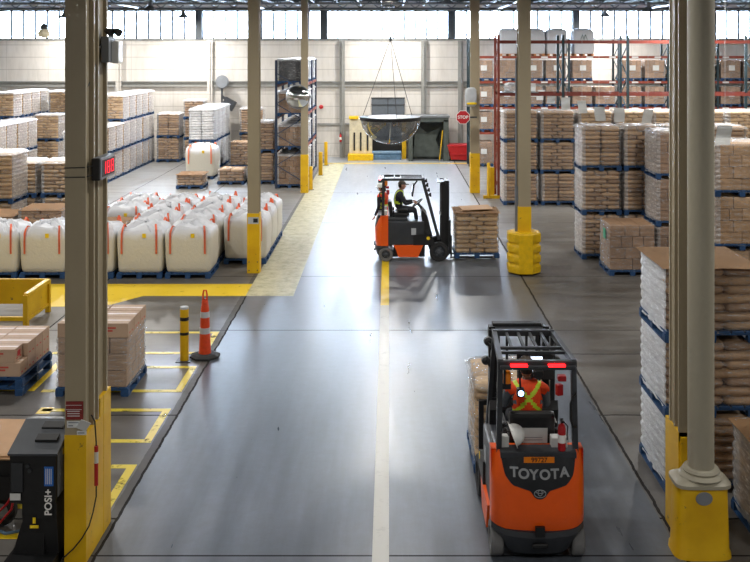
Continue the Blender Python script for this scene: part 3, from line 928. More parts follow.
bm = newbm(); loft(bm, [plinth_ring(bm, s, z, .45, sy=.74) for s, z in ((.28, .745), (.3, .75), (.3, .785), (.27, .8), (.2, .83))])
for v in bm.verts: v.co.x -= .015
add_lathe(bm, [(.15, .8), (.21, .8), (.235, .83), (.21, .86), (.185, .865), (.195, .885), (.18, .91), (.147, .915)], seg=40)
obj('base_moulding', bm, M['beigeg'], t, smooth=.5, label='grey beige ring moulding and plate')
bm = newbm(); add_lathe(bm, [(.085, -.004), (.09, 0)], (0, 0, 0), 20, axis='Y')
for v in bm.verts: v.co = Vector((v.co.x-.03, v.co.y-.203, v.co.z*.8+.65))
obj('grey_patch', bm, M['grey'], t)

# fat yellow barrel guard round column C (two half shells seen as one moulded octagonal guard with grooves)
t = thing('column_protector', 'fat yellow ribbed plastic guard wrapped round the right hand column', 'column guard', (3.27, 23.3, 0))
bm = newbm(); rings = []
prof = []
z = .03
prof = [(.36, .03), (.385, .05), (.39, .12), (.39, .2), (.355, .24), (.355, .27), (.39, .31), (.39, .44), (.355, .48), (.355, .51), (.39, .55), (.39, .68), (.355, .72), (.355, .75), (.39, .79), (.39, .97), (.37, 1.0), (.24, 1.0), (.24, .95)]
for r, z in prof:
    ring = []
    for i in range(24):
        a = 2*PI*(i+.5)/24
        q = 1/max(abs(math.cos((a+PI/8) % (PI/4)-PI/8)), .1)
        rr = r*q
        if abs(math.cos(a)) < .6 and r < .39 and .2 < z < .9: rr = .388*q     # flat panels between the grooves
        ring.append(bm.verts.new((rr*math.cos(a), rr*math.sin(a), z)))
    rings.append(ring)
loft(bm, rings)
obj('guard_shell', bm, M['yellow'], t, smooth=.5)
bm = newbm()
for z in (.255,):
    for a in range(16):
        t0 = 2*PI*a/32; t1 = 2*PI*(a+1)/32
    add_lathe(bm, [(.3, 1.0), (.34, 1.005), (.3, 1.012)], seg=24)
obj('top_ring', bm, M['yellow'], t)

def bollard(x, y, h, r, label, chain=False, box=None):
    t = thing('bollard', label, 'bollard', (x, y, 0))
    bm = newbm()
    if box: bx(bm, -box/2, box/2, -box/2, box/2, .012, h, .01)
    else: add_lathe(bm, [(r, .012), (r, h-.02), (r*.8, h), (.0001, h+.01)], seg=20)
    obj('post', bm, M['yworn'], t, smooth=.6)
    bm = newbm(); bx(bm, -r*1.7, r*1.7, -r*1.7, r*1.7, 0, .012); obj('base_plate', bm, M['steel'], t)
    return t
bb = bollard(-3.56, 16.7, .93, .075, 'scuffed yellow bollard beside the orange cone')
bm = newbm(); add_lathe(bm, [(.0765, .7), (.0765, .76)], seg=20); obj('black_band', bm, M['black'], bb)
bm = newbm(); add_lathe(bm, [(.0765, .45), (.0765, .5)], seg=20); obj('black_band', bm, M['black'], bb)
bm = newbm(); add_lathe(bm, [(.0765, .9), (.07, .935), (.0001, .945)], seg=20); obj('cap', bm, M['lgrey'], bb, smooth=.6, label='pale cap')
bollard(3.62, 34.9, 1.3, .06, 'thin yellow bollard in front of the column with stop sign')
t = thing('rack_guard', 'yellow steel end guard between the stop sign column and red rack', 'guard', (3.78, 35.6, 0))
bm = newbm(); bx(bm, -.12, .12, -.06, .06, 0, 1.05, .01); obj('guard_post', bm, M['yworn'], t)
bm = newbm(); bx(bm, -.35, .4, -.75, -.63, 0, .12, .01); obj('floor_rail', bm, M['yworn'], t)
bollard(-3.02, 37.1, .9, .07, 'short yellow bollard just right of the navy rack front')
bollard(-2.95, 41.4, 1.0, .07, 'yellow bollard at middle of the navy rack side', box=.16)
bollard(-2.95, 44.9, 1.1, .08, 'far yellow bollard at rear end of the navy rack')

# traffic cone
t = thing('traffic_cone', 'tall orange channelizer cone with two silver bands', 'cone', (-3.24, 16.9, 0))
bm = newbm(); loft(bm, [[bm.verts.new((r*math.cos(2*PI*(k+.5)/8), r*math.sin(2*PI*(k+.5)/8), z)) for k in range(8)] for r, z in ((.27, 0), (.27, .035), (.2, .06), (.13, .07))])
obj('rubber_base', bm, M['tyreb'], t)
bm = newbm(); add_lathe(bm, [(.108, .06), (.1, .2), (.085, .5), (.07, .85), (.055, .98), (.05, 1.0), (.02, 1.0), (.018, 1.02)], seg=24)
add_tube(bm, [(-.035, 0, 1.0), (-.035, 0, 1.1), (-.02, 0, 1.17), (.02, 0, 1.17), (.035, 0, 1.1), (.035, 0, 1.0)], .016, 8)
cn = obj('cone_body', bm, M['cone'], t, smooth=.6)
bm = newbm(); add_lathe(bm, [(.0935, .42), (.0885, .52)], seg=24); obj('reflective_band', bm, M['reflect'], t, smooth=.6)
bm = newbm(); add_lathe(bm, [(.081, .7), (.0765, .8)], seg=24); obj('reflective_band', bm, M['reflect'], t, smooth=.6)

# yellow guard frame at left edge
t = thing('guard_rail', 'yellow steel guard rail frame behind the left edge cartons', 'guard rail', (-8.0, 17.6, 0))
def L(px, py, Y): return Vector(((px-CX)/F*Y+8.0, Y-17.6, H-(py-CY)/F*Y))
# near post, far post, rails
xn = (26-CX)/F*18.6+8; xf = xn
ya, yb = 18.6-17.6, 19.8-17.6
zt = H-(295-CY)/F*18.6
bm = newbm(); bx(bm, xn-.045, xn+.045, ya-.045, ya+.045, 0, zt); obj('post', bm, M['yworn'], t)
bm = newbm(); bx(bm, xn-.045, xn+.045, yb-.045, yb+.045, 0, zt); obj('post', bm, M['yworn'], t)
bm = newbm(); bx(bm, xn-.05, xn+.05, ya, yb, zt-.05, zt+.03, .006); bx(bm, xn-.03, xn+.03, ya, yb, zt-.52, zt-.46, .005); obj('side_rail', bm, M['yellow'], t)
bm = newbm(); bx(bm, xn-.008, xn+.008, ya, yb, zt-.47, zt-.05); obj('side_panel', bm, M['yworn'], t)
bm = newbm(); bx(bm, -3.6+xn, xn, yb-.03, yb+.03, zt-.05, zt+.03, .006); bx(bm, -3.6+xn, xn, yb-.03, yb-.02, zt-.48, zt-.05); obj('rear_panel', bm, M['yworn'], t)
bm = newbm(); bx(bm, -3.6+xn, xn, ya-.03, ya+.03, zt-.5, zt-.42, .006); obj('front_rail', bm, M['yellow'], t)

# ------------------------------------------------------------------ pallet racks
def upright(bm, x, y0, y1, h, w=.09, mi=0):
    for y in (y0, y1): bx(bm, x-w/2, x+w/2, y-w/2, y+w/2, 0, h, mi=mi)
    z = .2; s = 0
    while z+.6 < h:
        a, b = (y0, y1) if s else (y1, y0); s ^= 1
        add_bar(bm, (x, a, z), (x, b, z+.6), .035, mi=mi); z += .6
def rack(name, label, x0, nb, bay, y0, y1, levels, h, pm, bmx, first=None):
    t = thing(name, label, 'rack')
    for i in range(nb+1):
        bm = newbm(); upright(bm, x0+i*bay, y0, y1, h); obj('upright_frame', bm, first if (first and i == 0) else pm, t)
    for z in levels:
        for i in range(nb):
            bm = newbm()
            for y in (y0, y1): bx(bm, x0+i*bay+.045, x0+(i+1)*bay-.045, y-.03, y+.03, z-.11, z)
            obj('beam', bm, bmx, t)
    return t
rack('pallet_rack', 'front row of red beamed racking with mostly empty upper levels', 3.98, 5, 2.35, 34.9, 36.0, (1.95, 3.84, 5.75), 5.95, M['rackblue'], M['rackred'], first=M['beamo'])
back = rack('pallet_rack', 'tall rear racking of dark posts full of cartons near the windows', 3.74, 6, 2.3, 44.5, 45.6, (1.6, 2.76, 3.96, 5.12), 5.9, M['rackblue'], M['beamo'])
bm = newbm()
for z in (1.6, 2.76, 3.96, 5.12):
    for i in range(13):
        x = 3.9+i*1.05
        bx(bm, x, x+.3, 44.462, 44.468, z-.09, z-.02)
obj('white_beam_marking', bm, M['paper'], back, label='white strips on the beams')
LV = ['floor level', 'lowest beam level', 'second beam level', 'third beam level']
for b in range(6):
    for s in range(2):
        x = 3.74+b*2.3+.62+s*1.08
        for li, z in enumerate((0, 1.6, 2.76, 3.96)):
            if (b, s, li) in ((2, 1, 3), (4, 0, 2)): continue
            h = [1.15, .92, .95, .98][li]
            load((x, 45.05, z), .96, 1.05, h, 'carton', 'carton pallet in rear racking, %s bay from left, %s slot, %s' % (ORD[b], ('left', 'right')[s], LV[li]),
                 v=(b+s+li) % 3, side='thin', front='thin', note=(b+li) % 2 == 0 or s == 0, group='carton pallets in the rear racking')
# big white bags on the topmost beams
def topbag(px, k, lab, mark=False):
    x = (px-CX)*45.05/F
    t = thing('top_bag', lab, 'bulk bag', (x, 45.05, 5.12))
    bm = newbm()
    for q in range(5): bx(bm, -.47+q*.2, -.47+q*.2+.14, -.5, .5, .09, .11)
    for xx in (-.4, 0, .4): bx(bm, xx-.05, xx+.05, -.5, .5, 0, .09)
    obj('wooden_pallet', bm, mat('raw_wood_pallet_%d' % k, '#b07a50', .8), t)
    bm = newbm(); rings = []
    for z, s, e in ((.11, .93, .2), (.3, 1.0, .2), (.9, 1.0, .22), (1.15, .97, .3), (1.24, .85, .45), (1.29, .5, .7), (1.3, .1, 1)):
        ring = []
        for i in range(28):
            a = 2*PI*(i+.5)/28; xx = sp(math.cos(a), e)*.49*s; yy = sp(math.sin(a), e)*.5*s
            ring.append(bm.verts.new((xx, yy, z+.03*noise.noise(Vector((xx*5, yy*5, k*3.3+z))))))
        rings.append(ring)
    loft(bm, rings); obj('bag_body', bm, M['bagtop'], t, smooth=.9)
    if mark:
        bm = newbm()
        for dx in (-.09, .06): add_bar(bm, (dx-.08, -.51, .74), (dx, -.51, 1.0), .06, .01); add_bar(bm, (dx, -.51, 1.0), (dx+.09, -.51, .74), .06, .01)
        obj('printed_mark', bm, mat('dark_green_print', '#2d5a50', .6), t, label='green zigzag mark')
topbag(508.5, 0, 'white bulk bag on top of rear racking, left of the barrel guard column')
topbag(533.5, 1, 'white bulk bag on top of rear racking, half behind barrel guard column')
topbag(555.5, 2, 'plain white bulk bag on top of rear racking, second from right')
topbag(582, 3, 'white bulk bag with green zigzag mark on top of rear racking', True)
# loose film roll / crumpled film on front rack
bm = newbm()
add_pillow(bm, (0, 0, .17), (.95, .8, .34), .6, .6, 24, 10, 0, .05, random.Random(4))
o = obj('crumpled_film', bm, M['whitened']); o.location = (4.75, 35.45, 3.92-.07); tag(o, 'crumpled clear plastic film lying on the red beamed rack', 'plastic film')
bm = newbm(); bx(bm, -.7, .7, -.6, .6, -.01, 0.0)
o = obj('shelf_deck', bm, M['galv']); o.location = (4.75, 35.45, 3.851); tag(o, 'wire deck under the crumpled film on the red rack', 'deck')

# navy rack at left of the aisle, running away from the camera
t = thing('pallet_rack', 'navy rack running down the aisle side behind the slim column', 'rack')
x0, x1, y0, bay, nb = -4.4, -3.4, 37.45, 2.35, 3
for i in range(nb+1):
    bm = newbm(); y = y0+i*bay
    for x in (x0, x1): bx(bm, x-.045, x+.045, y-.045, y+.045, 0, 5.0)
    z = .3; s = 0
    while z < 4.4:
        a, b = (x0, x1) if s else (x1, x0); s ^= 1; add_bar(bm, (a, y, z), (b, y, z+.6), .03); z += .6
    obj('upright_frame', bm, M['racknavy'], t)
for z in (1.5, 2.8, 4.05):
    for i in range(nb):
        bm = newbm()
        for x in (x0, x1): bx(bm, x-.03, x+.03, y0+i*bay+.045, y0+(i+1)*bay-.045, z-.11, z)
        obj('beam', bm, M['beamo'], t)
for i in range(nb):
    for s in range(2):
        y = y0+i*bay+.63+s*1.1
        for li, z in enumerate((0, 1.5, 2.8, 4.05)):
            kind = 'dark' if li == 3 or (li == 2 and (i+s) % 2) else 'carton'
            load(((x0+x1)/2, y, z), 1.02 if kind == 'carton' else 1.0, .98, [1.3, .95, .95, .98][li], kind,
                 '%s pallet in navy rack, %s bay from camera, %s slot, %s' % ({'dark': 'dark wrapped', 'carton': 'brown'}[kind], ORD[i], ('near', 'far')[s], LV[li]),
                 v=(i+s) % 3, side='whitened', front='film', top='cover', group='pallets in the navy rack')

# ------------------------------------------------------------------ things at the back wall
def at(px, py, Y): return Vector(((px-CX)*Y/F, Y, H-(py-CY)*Y/F))
def pr(bm, px0, px1, py0, py1, Y, dep, mi=0, bev=0):
    a = at(px0, py1, Y); b = at(px1, py0, Y); bx(bm, a.x, b.x, Y, Y+dep, max(0.0, a.z), b.z, bev, mi)
o_ = thing('notice_board', 'dark grey framed panel on the back wall above the mirror dome', 'panel', (0, 0, 0))
bm = newbm(); pr(bm, 371.5, 404.5, 98, 119, 48.3, .08); obj('board', bm, M['dboard'], o_)
bm = newbm(); pr(bm, 371, 405, 97.5, 98.6, 48.27, .05); pr(bm, 387.5, 388.3, 98, 119, 48.27, .04); pr(bm, 371, 405, 104.5, 105.2, 48.27, .04); obj('frame_bars', bm, M['steel'], o_)
# compactor
t = thing('compactor', 'dull green grey steel compactor with open hopper at the back wall', 'machine')
bm = newbm(); a = at(410, 160, 46.6); 
bx(bm, 1.0, 2.85, 46.7, 46.85, 1.9, 2.05); bx(bm, .95, 1.15, 46.6, 48.1, 0, 2.0); bx(bm, 2.65, 2.9, 46.6, 48.1, 0, 2.0); bx(bm, 1.15, 2.65, 47.9, 48.1, 0, 2.0); bx(bm, .95, 2.9, 46.6, 48.1, 1.9, 2.12, .02)
obj('housing', bm, M['dgreen'], t)
bm = newbm(); add_prism(bm, [(1.2, .15), (2.6, .15), (2.3, 1.0), (2.55, 1.6), (1.9, 1.3), (1.3, 1.75)], 47.3, 47.4, 'Y'); bx(bm, 1.15, 2.65, 47.5, 47.9, 0, .6); obj('hopper_liner', bm, M['dgreen'], t)
bm = newbm(); bx(bm, .9, 2.95, 46.55, 48.1, 2.12, 2.2); obj('top_plate', bm, M['galv'], t)
bm = newbm(); add_bar(bm, (2.45, 46.58, .05), (2.6, 46.58, 1.5), .04); obj('yellow_rod', bm, M['yworn'], t)
# dark dock pit frame
t = thing('dock_lift', 'dark dock bay with yellow side guards under the mirror dome', 'dock lift')
bm = newbm(); bx(bm, -.95, .85, 48.2, 48.3, .25, 1.75); obj('dark_opening', bm, M['black'], t)  # black sheet stands in for the shade inside the open bay
for xa in (-1.15, .65):
    bm = newbm(); bx(bm, xa, xa+.2, 47.6, 48.15, 0, 1.9); obj('side_guard', bm, M['yworn'], t)
bm = newbm(); add_lathe(bm, [(.13, -.85), (.13, .6)], (0, 47.4, .3), 16, axis='X'); bx(bm, -.85, .6, 47.2, 47.7, .0, .22); obj('roller', bm, M['bluegrey'], t, smooth=.6)
# cream baler
t = thing('baler', 'cream upright baler with yellow base and top at the back wall', 'machine')
x0_, x1_ = at(349, 0, 46.8).x, at(372, 0, 46.8).x
bm = newbm(); bx(bm, x0_, x1_, 47.2, 48.1, .3, 2.0, .03); obj('cabinet', bm, M['cream'], t)
bm = newbm(); bx(bm, x0_-.06, x1_+.06, 46.8, 48.1, 0, .3, .02); obj('yellow_base', bm, M['yellow'], t)
bm = newbm(); bx(bm, x0_-.02, x0_+.45, 47.1, 47.6, 2.0, 2.14, .02); obj('yellow_cap', bm, M['yellow'], t)
bm = newbm()
for fx in (.22, .5, .8): xx = x0_+(x1_-x0_)*fx; bx(bm, xx-.04, xx+.04, 47.16, 47.2, .45, 1.35)
obj('slots', bm, M['black'], t)
# red tilt bin
t = thing('tipping_bin', 'red steel tipping bin on the floor beside the compactor', 'bin')
a, b = at(448, 0, 46.5).x, at(470, 0, 46.5).x
bm = newbm(); add_prism(bm, [(a+.15, .1), (b-.02, .06), (b, .78), (a, .7)], 46.5, 47.4, 'Y'); obj('bin_body', bm, M['red'], t)
bm = newbm(); bx(bm, a-.03, b+.03, 46.46, 47.44, .72, .8, .01); add_bar(bm, (a+.1, 46.48, .35), (b, 46.48, .35), .04); obj('rim', bm, M['redsign'], t)
bm = newbm(); bx(bm, a+.15, b-.05, 46.55, 47.35, 0, .06); obj('fork_pockets', bm, M['steel'], t)
# pallets? low wall pipes
def extinguisher(t, x, y, z, s=1.0):
    bm = newbm(); add_lathe(bm, [(.055*s, 0), (.06*s, .02*s), (.06*s, .33*s), (.045*s, .38*s), (.02*s, .4*s), (.018*s, .43*s)], (x, y, z), 16); obj('cylinder', bm, M['red'], t, smooth=.6)
    bm = newbm(); add_lathe(bm, [(.0612*s, .12*s), (.0612*s, .24*s)], (x, y, z), 16); obj('white_label', bm, M['whitepaint'], t, smooth=.6)
    bm = newbm(); bx(bm, x-.02*s, x+.02*s, y-.07*s, y+.05*s, z+.43*s, z+.46*s); add_bar(bm, (x, y-.08*s, z+.5*s), (x, y+.02*s, z+.46*s), .015*s); add_tube(bm, [(x+.02*s, y, z+.44*s), (x+.09*s, y, z+.36*s), (x+.08*s, y, z+.15*s)], .01*s, 6); obj('valve_and_hose', bm, M['black'], t)
t = thing('fire_extinguisher', 'small red fire extinguisher hanging on the back wall beside the baler', 'fire extinguisher', at(340.5, 142, 48.1)); extinguisher(t, 0, 0, 0)
t = thing('alarm_bell', 'small dark red round bell on the back wall right of navy rack', 'bell', at(321, 107, 48.3)); bm = newbm(); add_lathe(bm, [(.11, .1), (.1, .03), (.05, 0), (.001, -.02)], (0, 0, 0), 16, axis='Y'); obj('gong', bm, M['red'], t, smooth=.6)

# wall vent / fan at back left (grey arm)
t = thing('wall_fan', 'grey mast mounted fan on the back wall behind white sacks', 'fan', at(222, 100, 47.9))
bm = newbm(); add_lathe(bm, [(.3, -.12), (.34, 0), (.3, .12)], (0, 0, .9), 20, axis='Y'); obj('fan_cage', bm, M['grey'], t, smooth=.6)
bm = newbm(); add_bar(bm, (0, 0, .6), (0, 0, -2.85), .09); add_bar(bm, (0, 0, .2), (.45, 0, -.2), .12); add_box(bm, (.35, 0, -.2), (.6, .3, .5), (0, .5, 0)); obj('mount', bm, M['steel'], t)

# ------------------------------------------------------------------ signs, mirrors, hanging things
st = thing('stop_sign', 'red octagonal STOP sign mounted beside the far right column', 'sign', at(463, 117.3, 35.9))
bm = newbm(); R_ = .275
add_prism(bm, [(R_*math.cos(PI/8+k*PI/4), R_*math.sin(PI/8+k*PI/4)) for k in range(8)], 0, .012); obj('sign_plate', bm, M['whitepaint'], st, label='white bordered plate')
bm = newbm(); r2 = .255; add_prism(bm, [(r2*math.cos(PI/8+k*PI/4), r2*math.sin(PI/8+k*PI/4)) for k in range(8)], -.004, 0); obj('red_face', bm, M['redsign'], st)
text_obj('stop_lettering', 'STOP', .165, M['whitepaint'], st, mtx((0, -.008, 0), (1, 0, 0), (0, 0, 1)), .002)
bm = newbm(); bx(bm, .2, .52, .012, .05, -.03, .03); obj('bracket', bm, M['steel'], st)
hb = thing('plastic_bag', 'clear plastic bag with yellow stripe hung on column above stop sign', 'bag', at(471, 97, 36.0))
bm = newbm(); add_pillow(bm, (0, 0, 0), (.42, .14, .72), .5, .5, 16, 10, 0, .02, random.Random(2)); obj('bag_film', bm, M['lgrey'], hb)
bm = newbm(); add_pillow(bm, (.02, -.03, -.24), (.4, .12, .1), .5, .5, 12, 6); obj('yellow_stripe', bm, M['tag'], hb)

# big hanging observation dome
c = at(390.5, 119, 19.4)
t = thing('dome_mirror', 'large clear observation dome hung on cables above the aisle', 'mirror dome', c)
bm = newbm(); prof = []
Rd = .6
for k in range(15):
    a = PI/2*k/14; prof.append((Rd*math.cos(a)+.0005, -Rd*.84*math.sin(a)))
add_lathe(bm, prof, seg=48); obj('dome_shell', bm, M['dome'], t, smooth=1.2)
bm = newbm(); add_lathe(bm, [(Rd-.01, -.02), (Rd+.02, -.02), (Rd+.02, .045), (Rd-.01, .045)], seg=48); obj('rim', bm, M['black'], t, smooth=.6)
for k in range(3):
    a = 2*PI*k/3+PI*.9
    bm = newbm(); add_tube(bm, [((Rd)*math.cos(a), (Rd)*math.sin(a), .03), (0, 0, 1.62)], .006, 6); obj('cable', bm, M['steel'], t)
bm = newbm(); add_tube(bm, [(0, 0, 1.6), (0, 0, ZC-c.z)], .006, 6); add_lathe(bm, [(.001, 1.56), (.035, 1.6), (.035, 1.66), (.001, 1.68)], seg=12); obj('hanger', bm, M['steel'], t)
c = at(297.5, 97, 35.6)
t = thing('dome_mirror', 'smaller silver convex mirror fixed to the column at navy rack', 'mirror dome', c)
bm = newbm(); prof = [(.44*math.cos(a), .3*math.sin(a)) for a in [PI/2*k/8 for k in range(9)]]
pts = [(max(.0005, r), -z) for r, z in prof]
add_lathe(bm, pts, (0, .12, 0), 40, axis='Y')
for v in bm.verts: v.co.z *= .95
obj('mirror_bowl', bm, M['mirror'], t, smooth=1.2)
bm = newbm(); add_lathe(bm, [(.45, .12), (.45, .15), (.001, .15)], (0, 0, 0), 40, axis='Y'); bx(bm, -.05, .5, .15, .5, -.04, .04); obj('back_rim', bm, M['grey'], t)

# round hanging heater / lamp in the far left window
t = thing('hanging_lamp', 'round cream bell shaped lamp hanging before far left window', 'lamp', at(44, 34, 40))
bm = newbm(); add_lathe(bm, [(.05, .38), (.1, .34), (.13, .2), (.22, .12), (.26, 0), (.2, -.12), (.05, -.16), (.001, -.16)], seg=24); obj('globe', bm, M['cream'], t, smooth=.8)
bm = newbm(); add_lathe(bm, [(.13, .2), (.15, .3), (.08, .42), (.02, .44)], seg=20); add_tube(bm, [(0, 0, .42), (0, 0, ZC-at(44, 34, 40).z)], .012, 6); obj('cap_and_chain', bm, M['steel'], t, smooth=.6)

# hanging paper tags on strings over the right rows
hp = [(480, 66, 46), (487, 72, 45), (521, 86, 43), (532, 88, 40), (541, 95, 37.6), (552, 98, 36), (566, 103.5, 32), (582, 107, 30.3), (599, 114, 27.4), (619, 115, 26.6), (648, 117, 25.8), (725, 135, 20.0)]
for k, (px, py, Y) in enumerate(hp):
    p = at(px, py, Y)
    pos = 'largest and nearest, right of the big column' if k == 11 else '%s counted from the back wall' % (ORD[k] if k < 11 else '')
    t = thing('hanging_paper', 'white paper sheet hanging over right rows, %s' % pos, 'paper sheet', p, .3*math.sin(k*2.1), 'paper sheets hung in a line over the right rows')
    bm = newbm(); n = 6; g = []
    for j in range(n+1):
        zz = .2-.4*j/n; yy = .03*math.sin(j*.9+k)
        g.append([bm.verts.new((-.15+.05*math.sin(k)*j/n, yy, zz)), bm.verts.new((.15+.05*math.sin(k)*j/n, yy+.02, zz))])
    for j in range(n): bm.faces.new((g[j][0], g[j][1], g[j+1][1], g[j+1][0]))
    bmesh.ops.solidify(bm, geom=bm.faces[:], thickness=.004); obj('paper', bm, M['paper'], t)
    bm = newbm(); add_tube(bm, [(0, .0, .2), (0, 0, ZC-p.z)], .003, 5); obj('string', bm, M['lgrey'], t)

# emergency light unit on near left column
t = thing('emergency_light', 'grey emergency light box with twin lamp heads on the left column', 'emergency light', (-3.19, 10.72, 5.42))
bm = newbm(); bx(bm, .005, .09, -.1, .17, -.16, .13, .006); obj('housing', bm, M['grey'], t)
bm = newbm(); bx(bm, .09, .17, .0, .17, -.17, .08, .01); obj('white_cover', bm, M['white'], t, label='white front cover')
for k in range(2):
    bm = newbm(); x = .05+.09*k
    add_tube(bm, [(x, .05, .13), (x, .05, .17)], .012, 8); add_tube(bm, [(x-.04, .05, .2), (x+.0, .03, .19), (x+.045, .0, .17)], [.022, .04, .045], 12); obj('lamp_head', bm, M['black'], t)
bm = newbm(); add_tube(bm, [(.004, -.05, .06), (-.02, -.13, 0), (-.03, -.2, -.2), (-.05, -.35, -.38), (-.08, -.48, -.48), (-.12, -.6, -.6)], .012, 8); obj('cable', bm, M['black'], t)
# digital sign strapped to left column
t = thing('digital_sign', 'grey and black box display with red digits strapped to left column', 'display', (-3.14, 10.5, 4.13))
bm = newbm(); bx(bm, -.045, .05, -.24, -.19, -.13, .11, .015); obj('end_cap', bm, M['black'], t, label='black end cap')
bm = newbm(); bx(bm, -.045, .05, -.19, .33, -.13, .11, .01); obj('housing', bm, M['grey'], t)
bm = newbm(); bx(bm, .05, .053, -.16, .3, -.1, .08); obj('display_window', bm, M['black'], t)
def seg7(bm, ch, y0, z0, w, h, th, x):
    S = {'0': 'abcdef', '1': 'bc', '8': 'abcdefg', '3': 'abcdg', '6': 'acdefg'}[ch]
    G_ = {'a': (0, h, w, h), 'g': (0, h/2, w, h/2), 'd': (0, 0, w, 0), 'f': (0, h/2, 0, h), 'e': (0, 0, 0, h/2), 'b': (w, h/2, w, h), 'c': (w, 0, w, h/2)}
    for s in S:
        a = G_[s]; add_bar(bm, (x, y0+a[0], z0+a[1]), (x, y0+a[2], z0+a[3]), th, .004)
for k, chh in enumerate('188'):
    bm = newbm(); seg7(bm, chh, -.13+.145*k, -.075, .08, .13, .013, .056); obj('red_digit', bm, M['digit'], t)
bm = newbm()
for z in (.03, -.07): add_tube(bm, [(-.03, -.235, z), (-.06, -.408, z+.004), (-.275, -.408, z), (-.285, -.2, z)], .006, 6)
obj('strap', bm, M['black'], t)
# pendant cable with red sleeve on the column foot
t = thing('pendant_cable', 'black cable with red and white sleeve hanging down yellow column foot', 'cable', (-3.15, 10.28, 0))
bm = newbm(); add_tube(bm, [(-.03, -.02, 1.5), (.0, 0, 1.42), (.015, 0, 1.2), (.015, 0, .62), (.012, -.1, .5), (.0, -.2, .4), (-.07, -.215, .28), (-.16, -.22, .17), (-.26, -.22, .08)], .008, 8); obj('cable_run', bm, M['black'], t)
bm = newbm(); add_tube(bm, [(.015, 0, 1.16), (.015, 0, .74)], .022, 12); obj('red_sleeve', bm, M['red'], t, smooth=.6)
bm = newbm(); add_tube(bm, [(.015, 0, 1.1), (.015, 0, .98)], .0235, 12); obj('white_sleeve', bm, M['paper'], t, smooth=.6)

# ------------------------------------------------------------------ battery charger at near left
t = thing('battery_charger', 'black upright battery charger with white vertical lettering beside yellow column', 'charger', (-3.71, 10.0, 0))
bm = newbm()
add_prism(bm, [(0.0, .68), (.52, .68), (.52, 1.33), (.0, 1.2)], -.24, .24, 'X'); 
obj('cabinet', bm, M['black'], t)
bm = newbm(); add_prism(bm, [(-.02, 1.2), (.0, 1.17), (.55, 1.3), (.55, 1.36), (.5, 1.37)], -.26, .26, 'X'); lid = obj('top_cover', bm, M['dgrey'], t, label='grey sloped top cover')
bm = newbm()
for yy in (.14, .34):
    add_prism(bm, [(yy, 1.2+yy*.27+.045), (yy+.1, 1.2+(yy+.1)*.27+.045), (yy+.1, 1.2+(yy+.1)*.27+.03), (yy, 1.2+yy*.27+.02)], -.06+.03, .2, 'X')
obj('handle_slot', bm, M['black'], lid)
bm = newbm(); add_prism(bm, [(.1, .0), (.5, .0), (.5, .7), (.02, .7), (.02, .55)], -.12, .24, 'X'); add_prism(bm, [(-.235, .12), (.1, .12), (.1, .62), (-.08, .62)], .05, .3, 'Y'); obj('stand', bm, M['black'], t)
bm = newbm(); bx(bm, -.27, .24, -.12, .55, 0, .12, .01); obj('base_plinth', bm, M['black'], t)
bm = newbm(); bx(bm, -.22, -.1, -.02, 0, .8, 1.1, .005); add_lathe(bm, [(.02, -.02), (.02, 0)], (-.05, 0, 1.07), 12, axis='Y'); add_lathe(bm, [(.02, -.02), (.02, 0)], (-.03, 0, 1.02), 12, axis='Y'); obj('connector_panel', bm, M['steel'], t)
bm = newbm(); bx(bm, -.23, -.12, -.024, -.021, .72, .79); obj('white_label', bm, M['paper'], t)
bm = newbm(); bx(bm, .12, .215, -.006, -.001, .86, 1.06); 
for k in range(4): bx(bm, .135+.018*k, .142+.018*k, -.008, -.006, .88, 1.04, mi=1)
obj('blue_label', bm, [mat('blue_label_ink', '#2a66b8', .5), M['paper']], t)
text_obj('white_lettering', 'POSI+', .105, M['whitepaint'], t, mtx((.165, -.004, .69), (0, 0, 1), (-1, 0, 0)), .002)
bm = newbm(); bx(bm, .04, .2, -.003, .0, .52, .8); obj('front_strip', bm, M['black'], t)
for q in ((-.03, .06, -.006, 0.0, .42, .45), (-.0, .03, -.006, 0, .47, .53), (.241, .247, .2, .24, 1.1, 1.16)):
    bm = newbm(); bx(bm, *q); obj('yellow_label', bm, M['tag'], t)
bm = newbm(); bx(bm, .24, .244, .05, .48, .72, 1.18); obj('side_plate', bm, M['grey'], t)
# battery truck with cardboard on top, bottom left corner
t = thing('battery_cart', 'black battery cart with red cables at bottom left corner', 'cart', (-4.75, 11.2, 0))
bm = newbm(); bx(bm, -.75, .6, -.4, .5, .32, .82, .02); bx(bm, -.75, .5, -.45, .5, .55, .62); obj('cart_body', bm, M['black'], t)
bm = newbm(); add_tube(bm, [(-.7, -.44, .75), (-.2, -.46, .78), (.3, -.45, .72)], .025, 8); obj('grey_rail', bm, M['grey'], t)
for x in (-.35, .35):
    for y in (-.3, .4):
        bm = newbm(); add_lathe(bm, [(.1, -.04), (.17, -.04), (.18, 0), (.17, .04), (.1, .04)], (x, y, .18), 20, axis='Y'); wh = obj('wheel', bm, M['tyreb'], t, smooth=.6)
        bm = newbm(); add_lathe(bm, [(.09, -.045), (.1, .045)], (x, y, .18), 16, axis='Y'); obj('hub', bm, M['grey'], wh)
bm = newbm()
add_tube(bm, [(-.5, -.43, .42), (-.2, -.46, .4), (.1, -.47, .36), (.35, -.5, .2), (.5, -.52, .35), (.62, -.5, .55), (.66, -.45, .62)], .014, 8)
add_tube(bm, [(.2, -.42, .4), (.3, -.5, .22), (.42, -.55, .14), (.56, -.55, .3), (.6, -.45, .6)], .014, 8)
obj('red_cable', bm, M['red'], t)
bm = newbm(); add_tube(bm, [(.1, -.42, .35), (.3, -.52, .1), (.5, -.56, .04), (.7, -.5, .05), (.8, -.42, .2)], .018, 8); obj('grey_hose', bm, M['bluegrey'], t)
